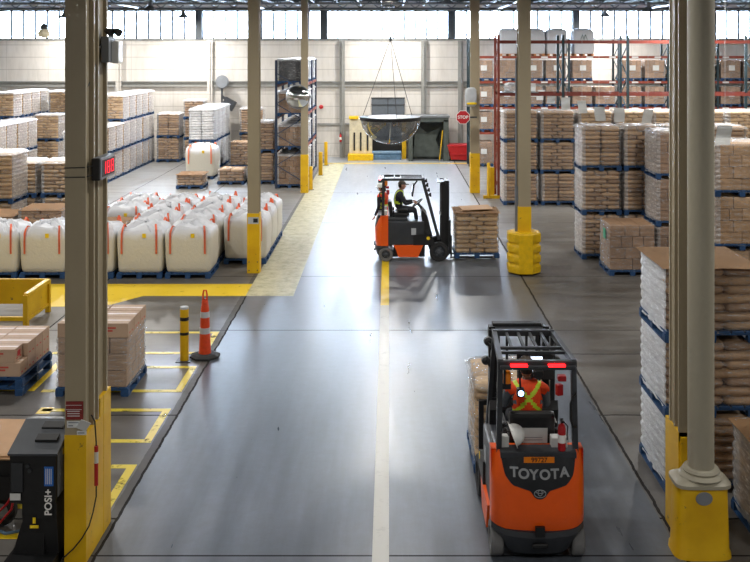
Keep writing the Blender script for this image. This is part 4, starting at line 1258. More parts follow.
bm = newbm(); add_box(bm, (0, 0, 0), (1.5, 1.15, .012)); 
for v in bm.verts: pass
o = obj('cardboard_sheet', bm, M['board']); o.location = (-4.8, 11.3, .832); o.rotation_euler = (0, 0, -.04); tag(o, 'flat brown cardboard sheet lying on the battery cart', 'cardboard')
bm = newbm(); add_box(bm, (0, 0, 0), (1.2, .5, .012)); o = obj('cardboard_sheet', bm, M['board']); o.location = (-4.75, 10.98, .8465); o.rotation_euler = (0, 0, .05); tag(o, 'smaller cardboard piece lying nearest on the battery cart', 'cardboard')

# ------------------------------------------------------------------ lamps
def lamp(x, y, z, e, label, size=.55, glow=True):
    t = thing('high_bay_lamp', label, 'ceiling lamp', (x, y, z), 0, 'high bay lamps under the roof')
    bm = newbm(); add_lathe(bm, [(.06, .42), (.09, .4), (.1, .2), (.24, .08), (.27, 0), (.26, .0), (.23, .07)], seg=24); obj('reflector', bm, M['galv'], t, smooth=.6)
    bm = newbm(); add_lathe(bm, [(.0005, .02), (.24, .02), (.24, .035), (.0005, .04)], seg=24); obj('diffuser', bm, M['lampglow'], t)
    bm = newbm(); add_tube(bm, [(0, 0, .42), (0, 0, ZC-z)], .012, 6); obj('chain', bm, M['steel'], t)
    l = bpy.data.lights.new('lamp_light', 'AREA'); l.shape = 'DISK'; l.size = size; l.energy = e; l.color = (1, .97, .92)
    lo = bpy.data.objects.new('lamp_light', l); C.objects.link(lo); lo.parent = t; lo.location = (0, 0, -.02)
    return t
EN = 210
k = 0
for y in (3, 11, 19, 27, 34):
    for x in ((-14, -7, 0, 7, 14) if y < 25 else (-15.5, -10.5, 0, 10.5, 15.5)):
        k += 1
        lamp(x, y, 7.1, (.6 if x == 0 and y > 20 else 1)*EN*{3: .75, 11: .6, 19: .9, 27: 1.5, 34: 2.3}[y], 'high bay lamp outside the top of the view')
for x, y, z, lab in ((-15.6, 46.2, 6.95, 'high bay lamp at far left window'), (-9.9, 46.2, 6.95, 'high bay lamp right of left column near far windows'),
                     (10.4, 46.2, 7.0, 'small high bay lamp above right racks near far windows'), (-10, 40.2, 7.05, 'high bay lamp near roof right of left column'),
                     (10.85, 40.2, 7.0, 'high bay lamp above racks left of big right column'), (-3.5, 41, 7.35, 'high bay lamp by the roof above navy rack'),
                     (2.5, 41, 7.35, 'high bay lamp by the roof above the compactor'), (0, 46, 7.45, 'high bay lamp at roof over the middle back wall')):
    lamp(x, y, z, EN*1.9, lab)
# ------------------------------------------------------------------ forklift trucks
def R_rear(y, z):
    """x of the rear surface of the counterweight"""
    a = abs(y)/.49
    x = .015 + .035*a**2 + .13*a**7
    x += .10*max(0, (z-.78)/.38)**1.6
    x += .05*max(0, (.5-z)/.2)
    return x
def top_z(y): return 1.165 - .01*(1-abs(y)/.49)
def cw_bm():
    bm = newbm(); ny, nz = 28, 14; g = []
    for j in range(nz+1):
        row = []
        for i in range(ny+1):
            y = -.49+.98*i/ny; zb = .40 - .045*(1-(abs(y)/.49)**2)
            z = zb+(top_z(y)-zb)*j/nz
            row.append(bm.verts.new((R_rear(y, z), y, z)))
        g.append(row)
    for j in range(nz):
        for i in range(ny): bm.faces.new((g[j][i], g[j][i+1], g[j+1][i+1], g[j+1][i]))
    def strip2(edge, xs, flip=False):
        prev = edge
        for x in xs:
            cur = [bm.verts.new((x, v.co.y, v.co.z)) for v in edge]
            for i in range(len(edge)-1): bm.faces.new((prev[i], prev[i+1], cur[i+1], cur[i]))
            prev = cur
        return prev
    strip2(g[-1], [.2, .36]); strip2(g[0], [.36])
    strip2([g[j][0] for j in range(nz+1)], [.2, .36]); strip2([g[j][-1] for j in range(nz+1)], [.2, .36])
    bmesh.ops.remove_doubles(bm, verts=bm.verts, dist=.0005)
    return bm
def zc(y):
    a = abs(y)
    if a < .055: return .715 + .02*(a/.055)**2
    if a < .10: return .735+.065*(a-.055)/.045
    if a < .27: return .80+.05*(a-.10)/.17
    if a < .36: return .85+.10*((a-.27)/.09)**1.3
    return .95+.215*min(1, (a-.36)/.045)
def panel_bm(off=.008):
    bm = newbm(); n = 60; g = []
    for i in range(n+1):
        y = -.405+.81*i/n; z0 = min(zc(y), top_z(y)-.002); row = []
        for j in range(9):
            z = z0+(top_z(y)+.004-z0)*j/8; row.append(bm.verts.new((R_rear(y, z)-off, y, z)))
        g.append(row)
    for i in range(n):
        for j in range(8): bm.faces.new((g[i][j], g[i+1][j], g[i+1][j+1], g[i][j+1]))
    bmesh.ops.solidify(bm, geom=bm.faces[:], thickness=-.006)
    return bm
def bumper_bm():
    bm = newbm(); rings = []
    for z, hw, xo in ((.09, .34, .10), (.14, .37, .05), (.26, .43, .02), (.345, .49, .0), (.40, .488, .012)):
        ring = []
        for i in range(21):
            y = -hw+2*hw*i/20; zz = z - .045*(1-(abs(y)/hw)**2)*(1 if z > .3 else 0)
            ring.append((R_rear(y*.49/hw, .45)+xo-.012, y, zz))
        rings.append([bm.verts.new(p) for p in ring]+[bm.verts.new((.6 if z < .2 else .36, hw, z)), bm.verts.new((.6 if z < .2 else .36, -hw, z))])
    loft(bm, rings); return bm

def wheel(parent, x, y, r, w, m):
    bm = newbm(); add_lathe(bm, [(r*.62, -w/2), (r*.93, -w/2), (r, -w*.36), (r, w*.36), (r*.93, w/2), (r*.62, w/2), (r*.6, w*.3), (r*.6, -w*.3), (r*.62, -w/2)], (x, y, r), 32, axis='Y', cap=False)
    wo = obj('wheel', bm, M[m], parent, smooth=.5)
    bm = newbm(); s = -1 if y < 0 else 1
    add_lathe(bm, [(r*.6, 0), (r*.2, s*w*.2), (r*.18, s*w*.42), (.001, s*w*.44)], (x, y, r), 20, axis='Y')
    for k in range(6):
        a = PI*k/3; cx_, cz_ = x+r*.4*math.cos(a), r+r*.4*math.sin(a)
        add_tube(bm, [(cx_, y+s*w*.05, cz_), (cx_, y+s*w*.3, cz_)], .014, 6)
    obj('hub', bm, M['dgrey'], wo, label='dark steel hub')

def make_truck(label, number):
    t = thing('forklift', label, 'forklift')
    obj('counterweight', cw_bm(), M['orange'], t, smooth=.6, label='orange counterweight')
    pn = obj('rear_panel', panel_bm(), M['char'], t, smooth=.6, label='charcoal rear panel')
    obj('bumper', bumper_bm(), M['char'], t, smooth=.6, label='charcoal lower bumper')
    bm = newbm(); bx(bm, -.012, .03, -.05, .05, .33, .43, .004); obj('tow_slot', bm, M['black'], t)
    bm = newbm(); add_pillow(bm, (.015, 0, .225), (.05, .17, .06), .6, .6, 16, 8); obj('tow_hitch', bm, M['black'], t)
    # lettering
    word = 'TOYOTA'; ys = [.265, .165, .06, -.055, -.16, -.262]
    me_all = newbm()
    for chx, y in zip(word, ys):
        z = .985-.03*(1-(y/.3)**2); x = R_rear(y, z)-.0095
        dx = (R_rear(y-.01, z)-R_rear(y+.01, z))/.02; dz = (R_rear(y, z+.01)-R_rear(y, z-.01))/.02
        tm = text_mesh(chx, .135, .0025, bold=.035)
        tm.transform(Matrix.Scale(1.04, 4, (1, 0, 0)))
        tm.transform(mtx((x, y, z), (dx*1.0, -1, 0), (dz, 0, 1)))
        me_all.from_mesh(tm)
    bmesh.ops.translate(me_all, verts=me_all.verts, vec=(-.003, 0, 0))
    obj('maker_lettering', me_all, M['letter'], pn, label='silver raised lettering')
    bm = newbm(); z0 = .775
    def ell(cy, cz, ry, rz): add_tube(bm, [(R_rear(0, z0)-.012, cy+ry*math.cos(2*PI*k/28), cz+rz*math.sin(2*PI*k/28)) for k in range(29)], .0045, 6, cap=False)
    ell(0, z0, .06, .04); ell(0, z0+.008, .022, .03); ell(0, z0+.02, .045, .016)
    obj('emblem', bm, M['letter'], pn)
    bm = newbm(); bx(bm, R_rear(0, 1.1)-.02, R_rear(0, 1.1)-.012, -.16, .16, 1.07, 1.13)
    bmesh.ops.translate(bm, verts=bm.verts, vec=(-.004, 0, 0)); nb = obj('number_plate', bm, M['amber'], pn, label='orange number sticker')
    text_obj('fleet_number', number, .068, M['black'], nb, mtx((R_rear(0, 1.1)-.0285, 0, 1.1), (0, -1, 0), (0, 0, 1)), .001, bold=0)
    # chassis
    bm = newbm(); bx(bm, .34, 1.28, -.47, .47, .42, 1.02, .025); obj('battery_compartment', bm, M['char'], t)
    bm = newbm(); bx(bm, .2, .85, -.43, .43, 1.02, 1.1, .02); bx(bm, .1, .3, -.4, .4, 1.1, 1.17, .01); obj('hood', bm, M['char'], t)
    for s in (-1, 1):
        bm = newbm(); add_prism(bm, [(.62, .12), (1.12, .12), (1.2, .3), (1.25, .42), (.5, .42), (.56, .3)], s*.4, s*.5, 'Y'); obj('side_step', bm, M['orange'], t, label='orange side step')
        bm = newbm(); add_prism(bm, [(1.0, .42), (1.55, .42), (1.5, .62), (1.25, .7), (1.0, .68)], s*.36, s*.5, 'Y'); obj('front_fender', bm, M['black'], t)
    bm = newbm(); bx(bm, .5, 1.3, -.38, .38, .1, .45); bx(bm, .85, 1.4, -.42, .42, .62, .68); obj('frame', bm, M['black'], t)
    bm = newbm(); add_prism(bm, [(1.3, .6), (1.5, .6), (1.36, 1.15), (1.24, 1.3), (1.2, 1.2)], -.4, .4, 'Y'); obj('dashboard', bm, M['black'], t)
    for (x, y, r, w_, m_) in ((.30, .43, .18, .13, 'tyre'), (.30, -.43, .18, .13, 'tyre'), (1.66-.0, .42, .245, .17, 'tyreb'), (1.66, -.42, .245, .17, 'tyreb')): wheel(t, x, y, r, w_, m_)
    # overhead guard
    for s in (-1, 1):
        bm = newbm(); add_bar(bm, (.22, s*.41, 1.0), (.24, s*.39, 2.04), .055, .07); obj('rear_pillar', bm, M['steel'], t)
        bm = newbm(); add_bar(bm, (1.66, s*.40, .55), (1.25, s*.34, 2.05), .05, .08); obj('front_pillar', bm, M['steel'], t)
        bm = newbm(); add_bar(bm, (.2, s*.39, 2.08), (1.27, s*.34, 2.08), .055, .06); obj('guard_rail', bm, M['steel'], t)
    bm = newbm(); bx(bm, .18, .25, -.42, .42, 2.03, 2.1, .01); bx(bm, .13, .2, -.4, .4, 2.02, 2.06, .01); obj('guard_rear_beam', bm, M['steel'], t)
    bm = newbm(); bx(bm, 1.23, 1.3, -.36, .36, 2.05, 2.12, .01); obj('guard_front_beam', bm, M['steel'], t)
    for x in (.52, .68):
        bm = newbm(); bx(bm, x-.018, x+.018, -.385, .385, 2.07, 2.1); obj('guard_cross_bar', bm, M['steel'], t)
    for y in (-.21, -.07, .07, .21):
        bm = newbm(); add_bar(bm, (.68, y, 2.085), (1.25, y*.95, 2.085), .03, .03); obj('guard_bar', bm, M['steel'], t)
    # lights and fittings
    for s in (-1, 1):
        bm = newbm(); bx(bm, .13, .175, s*.2-.09, s*.2+.09, 2.05, 2.075, .005); obj('red_light_bar', bm, M['redled'], t, label='glowing red tail light')
    bm = newbm(); bx(bm, .1, .2, -.05, .05, 1.95, 2.03, .015); add_tube(bm, [(.12, -.055, 1.98), (.12, -.03, 2.035), (.12, .03, 2.035), (.12, .055, 1.98)], .01, 6); obj('rear_camera', bm, M['black'], t)
    bm = newbm(); add_lathe(bm, [(.045, 1.83), (.045, 1.93), (.03, 1.96), (.001, 1.965)], (.3, .31, 0), 16); obj('amber_beacon', bm, M['amber'], t, smooth=.6)
    bm = newbm(); bx(bm, .27, .33, .27, .42, 1.77, 1.83); bx(bm, .24, .3, .33, .35, 1.8, 2.02); obj('beacon_bracket', bm, M['black'], t)
    bm = newbm(); bx(bm, .22, .3, .13, .21, 1.70, 1.79, .015); add_bar(bm, (.26, .17, 1.78), (.24, .19, 2.03), .02); sl = obj('spot_lamp', bm, M['black'], t)
    bm = newbm(); add_lathe(bm, [(.03, 0), (.03, -.006), (.001, -.008)], (.218, .17, 1.745), 16, axis='X'); obj('lens', bm, M['bluelamp'], sl)
    bm = newbm(); add_box(bm, (1.0, -.1, 1.78), (.04, .42, .3), (0, .15, 0), .01); add_bar(bm, (1.0, -.3, 1.9), (1.1, -.36, 2.04), .03); sc_ = obj('screen', bm, M['black'], t)
    bm = newbm(); add_box(bm, (.977, -.06, 1.81), (.006, .24, .16), (0, .15, 0)); obj('lit_display', bm, M['screen'], sc_)
    bm = newbm(); add_tube(bm, [(.2, -.41, 1.75), (.14, -.37, 1.74), (.14, -.345, 1.66), (.14, -.345, 1.5), (.14, -.37, 1.42), (.2, -.41, 1.4)], .014, 8); obj('grab_handle', bm, M['black'], t)
    bm = newbm(); bx(bm, .3, .38, -.33, -.24, 1.84, 1.9, .01); add_box(bm, (.35, -.26, 1.74), (.06, .07, .12), (0, 0, .4), .01); obj('red_horn', bm, M['red'], t)
    t2 = thing('fire_extinguisher', 'x', 'fire extinguisher')
    # seat
    bm = newbm(); add_box(bm, (.66, .03, 1.14), (.5, .48, .12), None, .04); obj('seat_cushion', bm, M['black'], t)
    bm = newbm(); add_box(bm, (.42, .03, 1.29), (.1, .5, .4), (0, -.14, 0), .045); sb = obj('seat_backrest', bm, M['black'], t)
    bm = newbm(); add_box(bm, (.362, .0, 1.24), (.006, .27, .17), (0, -.14, 0)); add_box(bm, (.357, .02, 1.29), (.004, .2, .012), (0, -.14, 0), mi=1)
    for q in range(4): add_box(bm, (.361-.0036*q+.004, .02, 1.27-.025*q), (.003, .2, .006), (0, -.14, 0), mi=1)
    obj('document_pouch', bm, [M['paper'], M['grey']], sb, label='white document pouch')
    for s in (-1, 1):
        bm = newbm(); add_box(bm, (.7, .03+s*.28, 1.28), (.32, .06, .05), None, .02); add_bar(bm, (.5, .03+s*.28, 1.26), (.5, .03+s*.26, 1.1), .04); obj('armrest', bm, M['black'], t)
    bm = newbm(); add_box(bm, (.28, -.24, 1.2), (.12, .17, .14), None, .01); obj('paper_box', bm, M['paper'], t)
    bm = newbm(); add_box(bm, (.27, .36, 1.2), (.1, .12, .16), (0, 0, .1), .01); obj('paper_box', bm, M['paper'], t)
    # steering wheel
    c0 = Vector((1.12, .03, 1.42)); ax = Vector((.62, 0, -.78)).normalized(); u = Vector((0, 1, 0)); vv = ax.cross(u)
    bm = newbm(); add_tube(bm, [c0+u*.16*math.cos(2*PI*k/24)+vv*.16*math.sin(2*PI*k/24) for k in range(25)], .014, 8, cap=False)
    for k in range(3): a = 2*PI*k/3; add_bar(bm, c0+ax*.02, c0+u*.155*math.cos(a)+vv*.155*math.sin(a), .02)
    obj('steering_wheel', bm, M['black'], t)
    bm = newbm(); add_tube(bm, [c0+ax*.01, c0+ax*.3], .035, 10); obj('steering_column', bm, M['black'], t)
    # mast
    for s in (-1, 1):
        bm = newbm(); bx(bm, 1.72, 1.83, s*.33-.025, s*.33+.025, .1, 2.02); bx(bm, 1.72, 1.74, s*.33-.05, s*.33+.025, .1, 2.02); bx(bm, 1.83, 1.93, s*.27-.022, s*.27+.022, .12, 2.02); obj('mast_channel', bm, M['black'], t)
        bm = newbm(); add_tube(bm, [(1.76, s*.24, .15), (1.76, s*.24, 1.2)], .04, 12); add_tube(bm, [(1.76, s*.24, 1.2), (1.76, s*.24, 1.98)], .025, 12); obj('lift_cylinder', bm, M['steel'], t, smooth=.6)
        bm = newbm(); bx(bm, 1.84, 1.86, s*.12-.015, s*.12+.015, .3, 2.0); obj('lift_chain', bm, M['steel'], t)
        bm = newbm(); add_lathe(bm, [(.02, 0), (.05, .02), (.055, .06), (.001, .062)], (1.4, s*.42, 1.7), 12, axis='X'); add_bar(bm, (1.36, s*.37, 1.66), (1.41, s*.41, 1.7), .03); obj('work_light', bm, M['black'], t)
        bm = newbm(); add_lathe(bm, [(.02, 0), (.05, .02), (.055, .06), (.001, .062)], (1.33, s*.4, 1.95), 12, axis='X'); add_bar(bm, (1.3, s*.36, 1.88), (1.35, s*.41, 1.95), .03); obj('work_light', bm, M['black'], t)
        bm = newbm(); bx(bm, 1.96, 2.0, s*.22-.05, s*.22+.05, .045, .62); bx(bm, 2.0, 3.05, s*.22-.05, s*.22+.05, .045, .08)
        obj('fork', bm, M['steel'], t)
    bm = newbm(); bx(bm, 1.7, 1.84, -.36, .36, 1.92, 1.99, .01); bx(bm, 1.8, 1.92, -.3, .3, 1.98, 2.04, .01); obj('mast_cross_member', bm, M['black'], t)
    for q in ((1.7, 1.75, -.34, .34, 1.1, 1.16), (1.7, 1.8, -.34, .34, .15, .25)):
        bm = newbm(); bx(bm, *q); obj('mast_cross_member', bm, M['black'], t)
    bm = newbm(); bx(bm, 1.62, 1.84, -.33, .33, 1.99, 2.0); obj('mast_top_plate', bm, M['steel'], t)
    bm = newbm(); bx(bm, 1.92, 1.96, -.46, .46, .2, .28); bx(bm, 1.92, 1.96, -.46, .46, .52, .6); bx(bm, 1.9, 1.96, -.46, -.4, .2, 1.05); bx(bm, 1.9, 1.96, .4, .46, .2, 1.05); bx(bm, 1.92, 1.96, -.46, .46, .99, 1.05)
    for y in (-.25, -.1, .05, .2, .33): bx(bm, 1.93, 1.95, y-.012, y+.012, .6, 1.0)
    obj('load_backrest', bm, M['black'], t)
    for s in (-1, 1):
        bm = newbm(); bx(bm, .95, 1.07, s*.471, s*.475, .68, .85); obj('side_sticker', bm, M['lgrey'], t, label='pale side sticker')
        bm = newbm(); add_prism(bm, [(1.38+.045*math.cos(2*PI*k/14), .6+.045*math.sin(2*PI*k/14)) for k in range(14)], s*.501, s*.505, 'Y'); obj('yellow_disc', bm, M['tag'], t)
    bpy.data.objects.remove(t2)
    return t
tr1 = make_truck('orange and charcoal forklift seen from behind, red tail lights lit', '99727')
tr2 = copy_tree(tr1)
tr1.location = (1.575, 10.0, 0); tr1.rotation_euler = (0, 0, PI/2)
tr2.location = (-.38, 24.98, 0)
tr2['label'] = 'orange and black forklift seen side on across the aisle, facing right'

# ------------------------------------------------------------------ loads on the forks
g1 = load((1.555+.02, 10+2.02+.58, .085), 1.02, 1.1, 1.12, 'sackt', 'film wrapped pallet of tan sacks on forks of rear-view forklift', v=1, side='thin', front='film', top='filmcap')
g2 = load((-.38+2.03+.6, 24.98, .085), 1.14, 1.0, 1.17, 'sackt', 'pallet of tan sacks with cardboard top on forks of side-on forklift', v=2, side='film', front='film', top='sheet')
bm = newbm(); add_box(bm, (0, 0, 0), (.8, .7, .01), (0, -.03, .1)); o = obj('loose_cardboard', bm, M['board']); o.location = (2.25, 24.98, 1.30); tag(o, 'flat cardboard piece lying on the load of side-on forklift', 'cardboard')

# ------------------------------------------------------------------ things hung on the trucks
def helmet(loc, rz, rx, label):
    t = thing('hard_hat', label, 'hard hat', loc); t.rotation_euler = (rx, 0, rz)
    bm = newbm(); rings = []
    for k in range(9):
        a = PI/2*k/8; r = math.cos(a)
        rings.append([bm.verts.new((.135*max(r, .02)*math.cos(2*PI*i/24), .11*max(r, .02)*math.sin(2*PI*i/24), .12*math.sin(a))) for i in range(24)])
    loft(bm, rings); obj('hat_shell', bm, M['white'], t, smooth=1)
    bm = newbm(); rings = [[bm.verts.new(((.135+dx*(1.8 if math.cos(2*PI*i/24) > .3 else .6))*math.cos(2*PI*i/24), (.11+dx)*math.sin(2*PI*i/24), z)) for i in range(24)] for dx, z in ((0, 0), (.025, -.004), (.025, -.01), (-.004, -.006))]
    loft(bm, rings); obj('brim', bm, M['white'], t, smooth=1)
    bm = newbm(); add_tube(bm, [(.09, .1, 0), (.05, .09, -.09), (-.0, .06, -.12), (-.06, .09, -.05), (-.1, .08, 0)], .006, 6); obj('chin_strap', bm, M['black'], t)
    return t
helmet((1.555-.24, 10.15, 1.33), PI/2, 1.2, 'white hard hat hung at left rear of rear-view forklift')
t = thing('fire_extinguisher', 'red and white fire extinguisher at right rear post of rear-view forklift', 'fire extinguisher', (1.555+.27, 10.14, 1.175)); extinguisher(t, 0, 0, 0, .7)

# ------------------------------------------------------------------ people
def skin_mesh(pts, edges, radii, root=0, sub=2):
    me = bpy.data.meshes.new('figure_source'); me.from_pydata([tuple(p) for p in pts], edges, []); me.update()
    o = bpy.data.objects.new('figure_source', me); C.objects.link(o)
    md = o.modifiers.new('s', 'SKIN'); md.use_smooth_shade = True
    o.modifiers.new('u', 'SUBSURF').levels = sub
    for i, r in enumerate(radii):
        d = me.skin_vertices[0].data[i]; d.radius = r if isinstance(r, tuple) else (r, r); d.use_root = (i == root)
    bpy.context.view_layer.update()
    dg = bpy.context.evaluated_depsgraph_get(); out = bpy.data.meshes.new_from_object(o.evaluated_get(dg))
    bpy.data.objects.remove(o); bpy.data.meshes.remove(me); return out

def head_bm(bm, c, fwd, up, mi_skin, mi_hair, mi_white, mi_dark):
    """head about 23 cm tall with brow, nose, mouth, chin, ears, eyes"""
    f = Vector(fwd).normalized(); s = Vector(up).cross(f).normalized(); u = f.cross(s).normalized()
    m = Matrix((f, s, u)).transposed().to_4x4(); m.translation = Vector(c)
    nu, nv = 28, 20; rows = []
    for j in range(1, nv):
        ph = -PI/2+PI*j/nv; row = []
        for i in range(nu):
            th = 2*PI*i/nu
            x, y, z = math.cos(ph)*math.cos(th), math.cos(ph)*math.sin(th), math.sin(ph)
            px_, py_, pz_ = x*.098, y*.076, z*.118
            if z < 0: px_ *= 1-.10*(-z); py_ *= 1+.22*z
            if x > 0 and abs(y) < .34 and -.28 < z < .12: px_ += .022*(1-abs(y)/.34)*(1-abs(z+.14)/.22 if abs(z+.14) < .22 else 0)       # nose
            if x > 0 and .0 < z < .16 and .18 < abs(y) < .6: px_ -= .007                                        # eye sockets
            if x > 0 and .16 <= z < .34: px_ += .004                                                              # brow
            if x > .3 and -.85 < z < -.6 and abs(y) < .3: px_ += .01                                              # chin
            if x > .5 and -.48 < z < -.4 and abs(y) < .3: px_ += .005                                             # lips
            row.append(bm.verts.new(m @ Vector((px_, py_, pz_))))
        rows.append(row)
    b = bm.verts.new(m @ Vector((0, 0, -.118))); tp = bm.verts.new(m @ Vector((0, 0, .118)))
    def hm(j, i):
        ph = -PI/2+PI*(j+.5)/nv; th = 2*PI*(i+.5)/nu; x, z = math.cos(ph)*math.cos(th), math.sin(ph)
        return mi_hair if (z > .45 or (x < -.15 and z > -.45)) else mi_skin
    for j in range(len(rows)-1):
        for i in range(nu):
            fc = bm.faces.new((rows[j][i], rows[j][(i+1) % nu], rows[j+1][(i+1) % nu], rows[j+1][i])); fc.material_index = hm(j+1, i); fc.smooth = True
    for i in range(nu):
        fc = bm.faces.new((b, rows[0][(i+1) % nu], rows[0][i])); fc.material_index = mi_skin
        fc = bm.faces.new((tp, rows[-1][i], rows[-1][(i+1) % nu])); fc.material_index = mi_hair
    for sy in (-1, 1):
        p = m @ Vector((-.005, sy*.076, -.005)); add_pillow(bm, p, (.03, .03, .055), .9, .9, 8, 6, mi=mi_skin)
        p = m @ Vector((.083, sy*.031, .01)); add_pillow(bm, p, (.022, .022, .018), 1, 1, 8, 6, mi=mi_white)
        p = m @ Vector((.092, sy*.031, .01)); add_pillow(bm, p, (.011, .011, .011), 1, 1, 8, 6, mi=mi_dark)
    p = m @ Vector((.09, 0, -.053)); q = s*.022
    add_bar(bm, p-q, p+q, .006, .008, mi=mi_dark)
    return m

def hand_chains(bm, wrist, d, palm_n, mi, side):
    """palm with five curled fingers; d = pointing direction, palm_n = palm facing direction"""
    d = Vector(d).normalized(); n = Vector(palm_n); n = (n-d*n.dot(d)).normalized(); a = d.cross(n).normalized()*side
    wv = Vector(wrist); pts = []; edges = []; rad = []
    pts += [wv, wv+d*.045, wv+d*.085]; rad += [(.026, .02), (.036, .017), (.038, .015)]; edges += [(0, 1), (1, 2)]
    me = skin_mesh(pts, edges, rad, 0, 1); b0 = len(bm.faces); bm.from_mesh(me)
    for k, L_ in enumerate((.068, .077, .072, .056)):
        o_ = wv+d*.075+a*(.03-.02*k); p1 = o_+d*L_*.5+n*.012; p2 = p1+(d*.45+n*.9).normalized()*L_*.38; p3 = p2+(n-d*.5).normalized()*L_*.3
        me = skin_mesh([o_, p1, p2, p3], [(0, 1), (1, 2), (2, 3)], [.0095, .009, .0085, .0075], 0, 1); bm.from_mesh(me)
    o_ = wv+d*.025+a*.028; p1 = o_+a*.03+d*.03+n*.01; p2 = p1+d*.03+n*.022-a*.004
    me = skin_mesh([o_, p1, p2], [(0, 1), (1, 2)], [.012, .011, .009], 0, 1); bm.from_mesh(me)
    bm.faces.ensure_lookup_table()
    for f_ in bm.faces[b0:]: f_.material_index = mi; f_.smooth = True

def seg_d(p, a, b):
    ab = b-a; t = max(0, min(1, (p-a).dot(ab)/max(ab.length_squared, 1e-9))); return (p-(a+ab*t)).length

def person(label, J, loc, rz, shirt, pants, head_fwd, vest=None, vest_x=False, cap=None, hands=None, group=None, hat=False, sleeve_skin=False):
    t = thing('person', label, 'person', loc, rz)
    names_ = list(J.keys()); P_ = [Vector(J[k][0]) for k in names_]; Rr = [J[k][1] for k in names_]
    idx = {k: i for i, k in enumerate(names_)}
    E_ = [('pelvis', 'waist'), ('waist', 'chest'), ('chest', 'neck0'), ('neck0', 'neck'), ('neck', 'head0'),
          ('neck0', 'shL'), ('shL', 'elL'), ('elL', 'wrL'), ('neck0', 'shR'), ('shR', 'elR'), ('elR', 'wrR'),
          ('pelvis', 'hipL'), ('hipL', 'knL'), ('knL', 'anL'), ('anL', 'toL'), ('pelvis', 'hipR'), ('hipR', 'knR'), ('knR', 'anR'), ('anR', 'toR')]
    me = skin_mesh(P_, [(idx[a], idx[b]) for a, b in E_], Rr, idx['pelvis'], 2)
    bm = newbm(); bm.from_mesh(me)
    # materials: 0 skin 1 shirt 2 trousers 3 boots 4 hair 5 white 6 dark
    regs = {('pelvis', 'waist'): 2, ('waist', 'chest'): 1, ('chest', 'neck0'): 1, ('neck0', 'neck'): 1, ('neck', 'head0'): 0}
    torso = []
    for f_ in bm.faces:
        c_ = f_.calc_center_median(); best = min(E_, key=lambda e: seg_d(c_, P_[idx[e[0]]], P_[idx[e[1]]]))
        a_, b_ = best
        if best in regs: k = regs[best]
        elif b_[:2] in ('sh', 'el'): k = 1
        elif b_[:2] == 'wr': k = 1
        elif b_[:2] in ('hi', 'kn', 'an'): k = 2
        else: k = 3
        if b_[:2] == 'to' : k = 3
        if b_ == 'neck' and a_ == 'neck0' and (c_-P_[idx['neck']]).length < .05: k = 0
        f_.material_index = k; f_.smooth = True
        if best in (('waist', 'chest'), ('chest', 'neck0'), ('pelvis', 'waist'), ('neck0', 'neck')) or (b_[:2] == 'sh'):
            if (c_-P_[idx['neck']]).length > .065 and (best != ('pelvis', 'waist') or c_.z > P_[idx['pelvis']].z+.05): torso.append([v.co.copy() for v in f_.verts])
    head_bm(bm, P_[idx['head0']]+Vector(head_fwd)*.01+Vector((0, 0, .075)), head_fwd, (0, 0, 1), 0, 4, 5, 6)
    for sd, hd in (hands or {}).items():
        w_ = P_[idx['wr'+sd]]; hand_chains(bm, w_, hd[0], hd[1], 0, 1 if sd == 'L' else -1)
    me2 = bpy.data.meshes.new('body'); bmesh.ops.recalc_face_normals(bm, faces=bm.faces); bm.to_mesh(me2); bm.free()
    for m_ in (M['skin'], M[shirt], M[pants], M['boot'], M['hair'], M['whitepaint'], M['black']): me2.materials.append(m_)
    body = bpy.data.objects.new('body', me2); C.objects.link(body); body.parent = t
    if vest:
        vb = newbm(); cache = {}
        for fv in torso:
            vs = []
            for co in fv:
                key = (round(co.x, 5), round(co.y, 5), round(co.z, 5))
                if key not in cache: cache[key] = vb.verts.new(co)
                vs.append(cache[key])
            try: vb.faces.new(vs)
            except ValueError: pass
        bmesh.ops.recalc_face_normals(vb, faces=vb.faces)
        vb.normal_update()
        cen = P_[idx['chest']]
        for v in vb.verts:
            n_ = v.normal
            if n_.dot(v.co-cen) < 0 and (v.co-cen).length > .08: n_ = -n_
            v.co = v.co + n_*.014
        bmesh.ops.subdivide_edges(vb, edges=vb.edges[:], cuts=2, use_grid_fill=True)
        fwd = Vector(head_fwd); sidev = Vector((0, 0, 1)).cross(fwd).normalized()
        cz = (P_[idx['neck0']].z*.5+P_[idx['waist']].z*.5)
        for f_ in vb.faces:
            c_ = f_.calc_center_median(); y_ = (c_-cen).dot(sidev); z_ = c_.z-cz; f_.smooth = True
            if vest_x:
                if abs(abs(y_)*1.1 - abs(z_-.045)) < .03: f_.material_index = 1
            else:
                if abs(z_+.10) < .035 or abs(abs(y_)-.11) < .025: f_.material_index = 1
        vo = obj('safety_vest', vb, [M[vest], M['lime']], t, label='%s safety vest with lime bands' % {'hivis': 'orange', 'dcloth': 'dark'}[vest])
    if cap:
        hp_ = P_[idx['head0']]+Vector(head_fwd)*.01+Vector((0, 0, .075)); cb = newbm(); rings = []
        f = Vector(head_fwd).normalized(); s = Vector((0, 0, 1)).cross(f)
        for k in range(8):
            a = PI/2*k/7; r = max(.03, math.cos(a)); rings.append([cb.verts.new(hp_+f*(.106*r*math.cos(2*PI*i/20))+s*(.084*r*math.sin(2*PI*i/20))+Vector((0, 0, .03+.1*math.sin(a)))) for i in range(20)])
        loft(cb, rings)
        add_box(cb, hp_+f*.135+Vector((0, 0, .035)), (.09, .12, .012), (0, 0, math.atan2(f.y, f.x)), .004)
        obj('cap', cb, M[cap], t, smooth=1)
    return t

